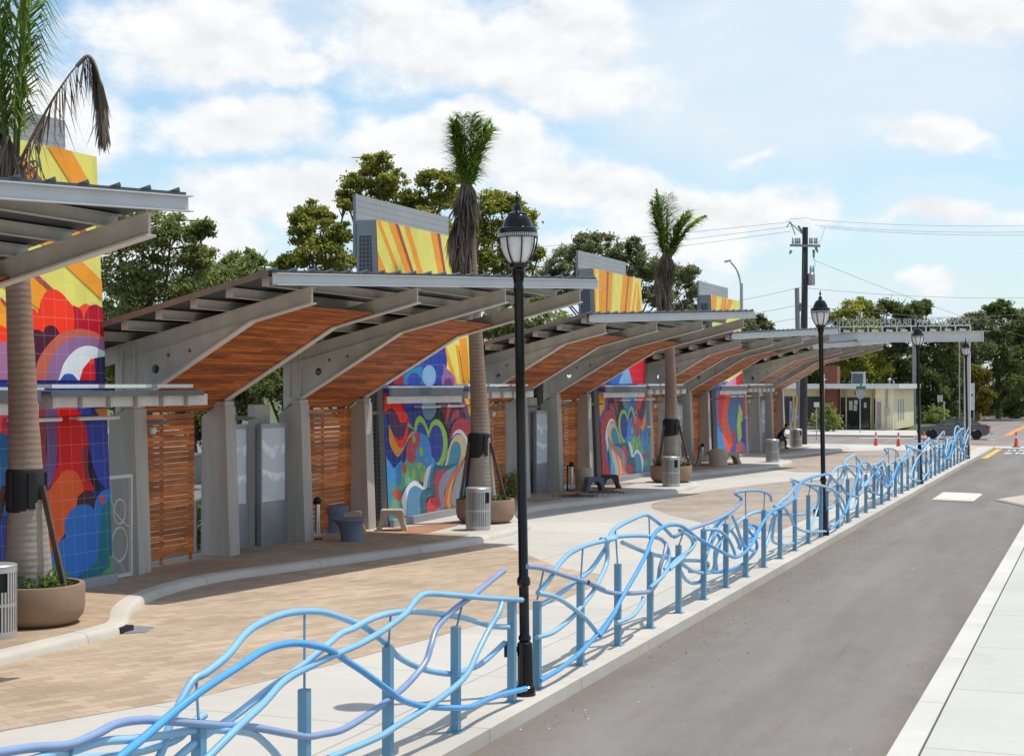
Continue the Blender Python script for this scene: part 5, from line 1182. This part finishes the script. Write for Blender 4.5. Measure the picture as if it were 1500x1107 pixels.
tr=t.new('ShaderNodeBsdfTransparent'); tr.inputs[0].default_value=(.72,.78,.72,1); mx=t.new('ShaderNodeMixShader'); mx.inputs[0].default_value=.72; gm.node_tree.links.new(p.outputs[0],mx.inputs[1]); gm.node_tree.links.new(tr.outputs[0],mx.inputs[2]); gm.node_tree.links.new(mx.outputs[0],gm.node_tree.nodes['Material Output'].inputs[0])
cabin=mb.build('cabin',[M['carp'],gm],root,recalc=True)
for sg in (-1,1):
    mb=MB(); yy=lambda z: sg*.77*(1-.24*(z-.93)/.48)
    for a,b in (((-1.12,.93),(-.36,1.37)),((-.36,1.37),(.1,1.42)),((.1,1.42),(.62,1.405)),((.62,1.405),(1.0,1.335)),((1.0,1.335),(1.72,1.02)),((.52,.97),(.50,1.40)),((-.88,.95),(-.86,1.06))): mb.bar((a[0],yy(a[1]),a[1]),(b[0],yy(b[1]),b[1]),.03,.05)
    mb.build('window_frame',M['carp'],root)
    mb=MB(); mb.box(-.86,-.68,sg*.84-.07,sg*.84+.07,.96,1.08); mb.build('door_mirror',M['carp'],root,bevel=.02)
    mb=MB(); mb.box(.30,.46,sg*.858-.012,sg*.858+.012,.80,.84); mb.build('door_handle',M['carp'],root)
    mb=MB(); mb.box(-2.30,-2.02,sg*.72-.1,sg*.72+.1,.62,.74); mb.build('headlight',M['clearl'],root,bevel=.02)
    mb=MB(); mb.box(2.14,2.36,sg*.70-.14,sg*.70+.14,.74,.92); mb.build('tail_light',M['redl'],root,bevel=.02)
    for x in (-1.40,1.50):
        w=MB(); w.lathe([(.2,-.1),(.29,-.1),(.31,-.07),(.31,.07),(.29,.1),(.2,.1)],24); w.v=[(x+a,sg*.76+cc,.31+bb) for a,bb,cc in w.v]; wo=w.build('wheel',M['rubber'],root,smooth=40)
        w=MB(); w.lathe([(.03,-.085),(.10,-.09),(.20,-.075),(.20,.075),(.10,.09),(.03,.085)],16); w.v=[(x+a,sg*.76+cc,.31+bb) for a,bb,cc in w.v]; w.build('rim',M['aluminium'],wo,smooth=40)
mb=MB(); mb.box(-.6,.35,-.5,-.1,.5,.62); mb.box(.2,.4,-.52,-.1,.6,1.1); mb.box(-.6,.35,.1,.5,.5,.62); mb.box(.2,.4,.1,.52,.6,1.1); mb.build('seat',M['blackm'],root)
mb=MB(); mb.box(2.36,2.52,-.03,.03,.36,.41); mb.lathe([(.03,.41),(.035,.45),(.01,.48)],8,(2.49,0)); mb.build('tow_ball',M['case'],root)
# ================================================================ PEOPLE
def person(label,loc,rz,joints,edges,rad,matfn,mats):
    me=bpy.data.meshes.new('person'); me.from_pydata(joints,edges,[]); o=bpy.data.objects.new('person',me); COL.objects.link(o)
    sk=o.modifiers.new('s','SKIN'); sk.use_smooth_shade=True
    for i,v in enumerate(me.skin_vertices[0].data): v.radius=(rad[i],rad[i]*(.82 if i in (0,1,2) else 1)); v.use_root=(i==0)
    sb=o.modifiers.new('d','SUBSURF'); sb.levels=2; sb.render_levels=2
    bpy.context.view_layer.update()
    m2=bpy.data.meshes.new_from_object(o.evaluated_get(bpy.context.evaluated_depsgraph_get())); bpy.data.objects.remove(o)
    for m in mats: m2.materials.append(m)
    for p in m2.polygons: p.material_index=matfn(p.center); p.use_smooth=True
    o=bpy.data.objects.new('person',m2); COL.objects.link(o); o.location=loc; o.rotation_euler=(0,0,rz); tag(o,label,'person'); return o
# sitting, leaning forward, elbows on the knees (faces +x)
J=[(0,0,.52),(.10,0,.72),(.26,0,.92),(.34,0,1.02),(.40,0,1.10),(.46,0,1.18),(.50,0,1.26)]
E=[(0,1),(1,2),(2,3),(3,4),(4,5),(5,6)]; R_=[.15,.145,.15,.075,.06,.095,.075]
for sg in (-1,1):
    k=len(J); J+=[(.02,.10*sg,.50),(.42,.15*sg,.52),(.46,.15*sg,.28),(.43,.15*sg,.08),(.58,.16*sg,.05)]; E+=[(0,k),(k,k+1),(k+1,k+2),(k+2,k+3),(k+3,k+4)]; R_+=[.105,.078,.062,.045,.04]
    k=len(J); J+=[(.27,.19*sg,.90),(.30,.23*sg,.66),(.50,.10*sg,.60),(.57,.06*sg,.59)]; E+=[(2,k),(k,k+1),(k+1,k+2),(k+2,k+3)]; R_+=[.07,.048,.038,.034]
    k0=k+3
    for f in range(4): k=len(J); yb=(.06-.018*(f-1.5))*sg; J+=[(.61,yb,.585),(.645+.008*(f%2),yb*.9,.565)]; E+=[(k0,k),(k,k+1)]; R_+=[.010,.008]
    k=len(J); J+=[(.585,.015*sg,.62),(.61,.0*sg+.006*sg,.625)]; E+=[(k0,k),(k,k+1)]; R_+=[.011,.009]
mf=lambda q: 0 if (q.z>1.04 or (q.x>.47 and .54<q.z<.66 and abs(q.y)<.14)) else (2 if q.z<.12 else (3 if q.z<.585 and True else 1))
d=83.6; pp=PT(1138.5,HY+F*3.47/d,d)
pr_=person('person in dark top and blue jeans sitting hunched beside the last shelter column',pp,-.25,J,E,R_,mf,[M['skin'],M['cloth'],M['rubber'],M['denim']])
mb=MB(); mb.lathe([(.02,1.17),(.07,1.19),(.098,1.24),(.10,1.29),(.085,1.34),(.03,1.365)],14,(.475,0)); mb.build('hair',M['hair'],pr_,smooth=60)
drum=drum_stool(M['tanstone'],'tan stool under the seated person by the last column',1138,83.7,.24,.25,.42,0)
J=[(0,0,.1),(.05,0,.3),(.08,0,.50),(.07,0,.60),(.05,0,.66),(.04,0,.76),(.04,0,.83)]; E=[(i,i+1) for i in range(6)]; R_=[.16,.15,.17,.08,.06,.10,.08]
for sg in (-1,1):
    k=len(J); J+=[(.05,.20*sg,.48),(-.15,.24*sg,.27),(-.38,.18*sg,.36),(-.46,.16*sg,.39)]; E+=[(2,k),(k,k+1),(k+1,k+2),(k+2,k+3)]; R_+=[.075,.05,.04,.038]
    k=len(J); J+=[(-.02,.10*sg,.08),(-.42,.12*sg,.12)]; E+=[(0,k),(k,k+1)]; R_+=[.11,.08]
drv=person('person driving the dark grey car, seen as a dark figure behind the side window',c+Matrix.Rotation(-TH+.02,3,'Z')@Vector((.12,-.32,.52)),-TH+.02,J,E,R_,lambda q: 0 if q.z>.58 else 1,[M['skin'],M['cloth']])
mb=MB(); mb.lathe([(.05,.72),(.10,.76),(.112,.82),(.095,.88),(.04,.905)],12,(.06,0)); mb.build('hair',M['hair'],drv,smooth=60)
# ================================================================ TREES
def tree(name,label,mat,d,trunk,blobs,seed,group,leaf=.16,dens=1.0,gz=0,cat='tree',mat2=None,bark=.16,airy=.24):
    R=np.random.RandomState(seed); b=PT(trunk,HY+F*(HC-gz)/d,d); r=thing(name,label,cat,b,0,group)
    P=[]; cs=[]
    for px,py,rp in blobs:
        rm=rp/F*d; c=np.array(PT(px,py,d+R.uniform(-1,1)*rm*1.2)-b); cs.append((c,rm))
        ns=int(19*dens*max(1,(rm/1.1)**1.4)); u=R.normal(size=(ns,3)); u/=np.linalg.norm(u,axis=1)[:,None]
        rad=R.uniform(.25,1.05,ns)**.6; ce=c+u*rad[:,None]*rm*np.array([1,1,.85])
        for q in ce: m=int(R.uniform(60,130)); P.append(q+R.normal(size=(m,3))*np.array([1,1,.65])*airy*.95*min(rm,1.3)*R.uniform(.5,1.2))
    P=np.concatenate(P); P=P[P[:,2]>.1]
    leafquads('crown',P,leaf*.5,R,[mat],r)
    mb=MB(); top=max(c[2] for c,_ in cs); low=min(c[2] for c,_ in cs); fork=max(1.2,low*.6)
    mb.tube([(0,0,0),(R.uniform(-.1,.1),0,fork*.5),(R.uniform(-.2,.2),0,fork)],[bark*1.3,bark*.9,bark*.7],8)
    for c,rm in cs:
        m=c*.5+np.array([0,0,fork*.5])+R.normal(size=3)*.25; mb.tube(spline([(0,0,fork*.95),tuple(m),tuple(c),tuple(c+np.array([R.normal()*.3,0,rm*.7]))],3),[bark*.45*(1-.09*i) for i in range(10)],5)
        for j in range(4): mb.tube([tuple(c*.85+m*.15),tuple(c+R.normal(size=3)*rm*.55)],[bark*.22,bark*.06],4)
    mb.build('trunk',M['bark'],r); return r
gA='trees behind the shelters'; gB='trees across the street'
tree('pine_tree','dark pine with visible branches directly right of the leftmost mural wall',M['leafpine'],48,215,[(172,345,34),(205,335,40),(250,345,36),(292,338,20),(180,400,42),(225,395,44),(268,400,40),(295,375,22),(190,450,44),(240,452,46),(285,440,34),(165,300,26),(215,300,18),(300,330,10),(150,480,50),(225,500,50)],1,gA,.13,1.15)
tree('round_tree','lighter green rounded tree right of the dark pine',M['leaflight'],54,345,[(322,400,30),(350,385,26),(372,392,22),(345,425,36),(378,420,24),(310,435,30),(385,408,10),(340,470,40)],2,gA,.13,1.1)
tree('broadleaf_tree','olive green tree left of the tall grey wall screen',M['leafolive'],64,455,[(445,318,20),(462,310,18),(437,345,18),(470,340,22),(452,370,26),(485,372,26),(430,380,18),(500,340,18),(505,385,26),(480,320,10),(410,390,12),(470,410,34),(505,300,8)],3,gA,.15,.85)
tree('broadleaf_tree','tallest olive tree rising behind the grey wall screen',M['leafolive'],66,575,[(540,245,20),(560,240,18),(522,268,18),(548,272,24),(578,262,18),(575,290,24),(600,292,20),(520,300,20),(545,310,24),(505,285,10),(590,320,26),(620,300,18),(630,262,16),(645,285,18),(660,262,18),(640,315,26),(675,290,20),(600,345,30),(650,345,30),(560,232,8)],4,gA,.15,.85)
tree('broadleaf_tree','olive tree between the second palm and the biggest lamp',M['leafolive'],70,730,[(705,300,26),(730,295,20),(755,302,18),(768,318,20),(720,335,28),(750,345,26),(700,365,28),(735,380,30),(770,368,22),(690,330,20),(790,372,10),(760,400,26),(715,420,34)],5,gA,.15,.95)
tree('oak_tree','dark grey-green oak behind the third palm',M['leafoak'],92,905,[(832,372,18),(852,360,18),(880,358,20),(905,370,18),(928,362,16),(845,395,24),(880,392,26),(915,395,26),(945,388,22),(968,392,20),(812,392,16),(800,410,18),(855,425,28),(900,430,30),(945,425,28),(985,405,22),(1008,402,14),(1018,425,16),(985,440,26),(1005,455,18),(820,425,22),(795,430,16)],6,gA,.17,1.1)
tree('small_tree','small tree top right of the fourth mural, above the shelter roofs',M['leafoak'],112,1105,[(1095,478,14),(1110,470,12),(1122,480,11),(1100,495,16),(1120,497,13),(1135,496,8),(1150,505,9),(1085,500,12)],7,gA,.2,1.0)
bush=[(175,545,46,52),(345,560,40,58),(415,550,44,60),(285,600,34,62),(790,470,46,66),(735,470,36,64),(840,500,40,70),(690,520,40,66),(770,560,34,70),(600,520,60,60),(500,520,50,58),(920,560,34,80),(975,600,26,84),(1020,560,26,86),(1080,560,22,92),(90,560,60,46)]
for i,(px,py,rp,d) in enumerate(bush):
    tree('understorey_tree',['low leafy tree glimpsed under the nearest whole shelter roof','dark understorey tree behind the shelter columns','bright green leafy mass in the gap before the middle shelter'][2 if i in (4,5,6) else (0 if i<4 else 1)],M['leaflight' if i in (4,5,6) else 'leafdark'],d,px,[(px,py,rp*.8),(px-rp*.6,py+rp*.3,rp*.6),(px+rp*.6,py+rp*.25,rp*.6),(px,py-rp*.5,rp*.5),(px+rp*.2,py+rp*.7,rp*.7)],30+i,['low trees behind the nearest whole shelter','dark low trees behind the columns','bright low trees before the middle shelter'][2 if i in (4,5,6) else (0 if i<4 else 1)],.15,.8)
far=[(1235,[(1228,468,14),(1245,455,16),(1262,448,14),(1240,490,24),(1265,480,20),(1225,500,18),(1250,520,28),(1272,515,24),(1232,535,22),(1258,545,24),(1285,545,22),(1215,520,18),(1240,555,18)],'leafolive','olive tree behind the left half of the sign letters'),
 (1300,[(1282,460,14),(1300,450,14),(1318,455,14),(1295,485,24),(1320,490,22),(1285,520,28),(1318,525,28),(1300,550,26),(1340,545,24),(1328,470,12)],'leafdark','dark tree behind the middle of the sign letters'),
 (1362,[(1340,455,14),(1355,450,12),(1345,485,22),(1368,490,22),(1385,500,20),(1350,525,28),(1385,535,28),(1362,565,28),(1395,570,24),(1375,590,24),(1335,580,24)],'leafdark','dark dense tree behind the third lamp post'),
 (1432,[(1415,475,13),(1428,465,12),(1440,482,18),(1412,500,18),(1430,515,26),(1405,535,20),(1415,600,16)],'leafoak','tree rising right behind the sign pillar'),
 (1462,[(1452,458,13),(1468,452,13),(1480,460,12),(1460,485,22),(1482,490,22),(1455,515,26),(1485,525,28),(1495,475,16),(1470,560,30),(1498,560,28),(1510,500,24),(1450,585,18),(1490,600,18)],'leafdark','big dark tree at the right edge of the photo'),
 (1188,[(1178,528,18),(1204,520,20),(1172,550,18),(1198,545,20),(1155,548,18),(1218,540,16),(1188,565,18)],'leafdark','dark tree behind the left end of the yellow shop'),
 (1412,[(1402,480,15),(1420,500,20),(1404,530,22),(1424,560,24),(1402,575,22),(1440,590,22),(1410,605,16)],'leafdark','dark tree filling the gap left of the sign pillar'),
 (1506,[(1500,462,13),(1505,500,24),(1488,540,26),(1508,570,26),(1478,590,20),(1500,610,16)],'leafoak','grey-green tree half cut by the right edge'),
 (1428,[(1425,545,12),(1438,552,12),(1430,575,16),(1442,580,14),(1418,565,12),(1436,595,12)],'leafyel','yellowing tree in front of the dark trees, right of the pillar')]
for i,(t_,bl,m,l) in enumerate(far):
    tree('roadside_tree',l,M[m],148+i*3 if m!='leafyel' else 142,t_,bl,70+i,gB,.26,1.0,airy=.26,bark=.22)
for i,(px,py,d,l) in enumerate(((1350,620,150,'low green hedge plant beside the yellow shop'),(1378,618,156,'low green hedge plant behind the car roof'),(1452,606,176,'low green hedge plant at the far end of the side street'),(1492,606,178,'low green hedge plant at the right edge under the dark trees'))):
    q=PT(px,py,d); shrub('hedge_plant',l,M['leaflight' if i<2 else 'leafdark'],(q.x,q.y,.6),2600,3.0,.9,.17,90+i,'hedge','hedges across the street')
# yard behind the shelters
for i,(px,d,l) in enumerate(((287,34.5,'young shrub seen in the gap beside the slatted timber screen'),(648,46,'young yellow-green shrub seen through the gap behind the second palm'),(742,47,'leafy young shrub beside the middle shelter planter gap'))):
    x=(px-750)/F*d; shrub('young_shrub',l,M['leaflight'],(x,d,.55),700,.42,.5,.06,110+i,'shrub','young shrubs behind the shelters')
s0=-10
w=MB(); P0=W(-5,-31,0); P1=W(95,-31,0); r=thing('boundary_wall','low pale boundary wall across the yard behind the shelters','wall',W(45,-31,0),-TH); w=MB(); w.box(-.12,.12,-50,50,0,1.0); w.build('wall',M['stucco'],r); w=MB(); w.box(-.17,.17,-50,50,1.0,1.08); w.build('coping',M['roofw'],r)
x,y=G(283,800,.0); r=thing('handrail','short grey handrail behind the slatted timber screen','handrail',(-6.55,32.9,.13),-TH+.4); mb=MB(); mb.tube([(0,-.5,0),(0,-.5,1.05),(0,.5,1.05),(0,.5,0)],.03,8); mb.tube([(0,-.5,.5),(0,.5,.5)],.02,6); mb.build('rail',M['gate'],r)
sheet('planting_bed',rect(20,95,-26,-22.5),.002,M['earth'])
# ================================================================ SUN, SKY, CAMERA
sd=Vector((.339,.125,1)).normalized()
L=bpy.data.lights.new('sun','SUN'); L.energy=SUN_E; L.angle=math.radians(.53); L.color=(1,.95,.87)
o=bpy.data.objects.new('sun',L); COL.objects.link(o); o.rotation_euler=(-sd).to_track_quat('-Z','Y').to_euler(); o.location=(20,-10,40)
w=bpy.data.worlds.new('World'); S.world=w; w.use_nodes=True; t=NT(w.node_tree); bg=w.node_tree.nodes['Background']
sky=t.new('ShaderNodeTexSky'); sky.sky_type='NISHITA'; sky.sun_disc=False; sky.sun_elevation=math.asin(sd.z); sky.sun_rotation=math.atan2(sd.x,sd.y); sky.air_density=1.0; sky.dust_density=1.0; sky.ozone_density=1.2
tc=t.new('ShaderNodeTexCoord').outputs['Generated']; sp=t.new('ShaderNodeSeparateXYZ'); t.put(sp.inputs[0],tc)
az=t.math('ARCTAN2',sp.outputs[0],sp.outputs[1]); el=t.math('ARCSINE',sp.outputs[2])
cb=t.new('ShaderNodeCombineXYZ'); t.put(cb.inputs[0],az); t.put(cb.inputs[1],el); Pn=cb.outputs[0]
warp=t.new('ShaderNodeTexNoise'); warp.inputs['Scale'].default_value=14; warp.inputs['Detail'].default_value=5; t.put(warp.inputs['Vector'],Pn)
wv=t.vmath('MULTIPLY',t.vmath('SUBTRACT',warp.outputs[1],(.5,.5,.5)),(.075,.05,0)); Pw=t.vmath('ADD',Pn,wv)
cl=[(300,60,200,95,1),(430,95,90,40,1),(700,60,300,95,1),(820,120,170,60,1),(350,175,150,58,1),(420,290,190,62,1),(680,215,190,75,1),(820,265,120,40,1),(1010,305,220,42,1),(1110,320,110,36,1),(1380,212,110,30,.9),(1100,228,60,18,.8),(1375,425,50,26,.9),(1400,40,260,70,.7),(250,350,150,60,1),(60,180,140,70,.9),(950,360,300,50,.8),(1350,330,260,36,.6)]
acc=None
for px,py,a,b,k in cl:
    A_=math.atan((px-750)/F); B_=math.atan((HY-py)/F)
    q=t.vmath('MULTIPLY',t.vmath('SUBTRACT',Pw,(A_,B_,0)),(F/a,F/b,0)); dd=t.math('SUBTRACT',k,t.vmath('LENGTH',q))
    acc=dd if acc is None else t.math('MAXIMUM',acc,dd)
n1=t.noise(t.vmath('MULTIPLY',Pn,(1,1.4,1)),17,7,.56)
den=t.math('ADD',acc,t.math('MULTIPLY_ADD',n1,1.9,-.93))
mask=t.smooth(den,-.12,.50)
# generic clouds away from the framed part of the sky
n2=t.smooth(t.noise(t.vmath('MULTIPLY',tc,(1,1,1.6)),4.5,7,.6),.50,.66)
out=t.smooth(t.math('ABSOLUTE',az),.36,.5); out=t.math('MAXIMUM',out,t.smooth(el,.26,.36))
mask=t.math('MAXIMUM',mask,t.math('MULTIPLY',n2,out))
# thin high veil
vl=t.noise(t.vmath('MULTIPLY',Pn,(1.2,5,1)),7,6,.62); veil=t.math('MULTIPLY',t.smooth(vl,.35,.75),.75)
# billow shading: compare density with density slightly higher up
n1u=t.noise(t.vmath('MULTIPLY',t.vmath('ADD',Pn,(.005,.010,0)),(1,1.4,1)),17,7,.56)
sh_=t.math('MULTIPLY_ADD',t.math('SUBTRACT',n1,n1u),.55,.0)
core=t.smooth(den,.35,1.2); low=t.noise(t.vmath('MULTIPLY',Pn,(1,2,1)),11,3,.5); grey=t.math('MULTIPLY',core,t.smooth(low,.42,.62))
lum=t.math('ADD',t.math('SUBTRACT',.98,t.math('MULTIPLY',grey,.13)),sh_); lum=t.math('MULTIPLY',lum,CLOUD)
cc=t.new('ShaderNodeCombineColor'); t.put(cc.inputs[0],t.math('MULTIPLY',lum,.985)); t.put(cc.inputs[1],lum); t.put(cc.inputs[2],t.math('MULTIPLY',lum,1.02))
vb=None
for px,py,a,b,k in ((1180,110,460,200,.95),(1100,455,520,75,.8),(1420,330,260,90,.7),(560,10,200,60,.6),(900,240,160,40,.6),(700,470,500,140,.9)):
    q=t.vmath('MULTIPLY',t.vmath('SUBTRACT',Pw,(math.atan((px-750)/F),math.atan((HY-py)/F),0)),(F/a,F/b,0)); v_=t.math('MULTIPLY',t.math('SUBTRACT',1,t.smooth(t.vmath('LENGTH',q),.45,1.15)),k); vb=v_ if vb is None else t.math('MAXIMUM',vb,v_)
veil=t.math('MAXIMUM',veil,t.math('MULTIPLY',vb,t.math('MULTIPLY_ADD',vl,.5,.70),clamp=True))
hz=t.math('SUBTRACT',1.0,t.smooth(el,-.02,.30)); veil=t.math('MAXIMUM',veil,t.math('MULTIPLY',hz,.55))
skyc=t.mix(1.0,sky.outputs[0],A(SKYTINT),'MULTIPLY')
col=t.mix(veil,skyc,A(tuple(CLOUD*x for x in VEILC)))
col=t.mix(mask,col,cc.outputs[0])
t.put(bg.inputs[0],col); bg.inputs[1].default_value=.09
cam=bpy.data.cameras.new('camera'); cam.sensor_width=36; cam.lens=F/1500*36; cam.shift_y=(HY-553.5)/1500; cam.clip_end=3000; cam.clip_start=.1
o=bpy.data.objects.new('camera',cam); COL.objects.link(o); o.location=(0,0,HC); o.rotation_euler=(math.pi/2,0,0); S.camera=o
S.view_settings.view_transform='Standard'; S.view_settings.look='None'; S.view_settings.exposure=EXPO; S.view_settings.gamma=1
S.render.resolution_x=1024; S.render.resolution_y=755
S.cycles.max_bounces=7; S.cycles.transparent_max_bounces=12; S.cycles.use_denoising=True; S.cycles.caustics_reflective=False; S.cycles.caustics_refractive=False
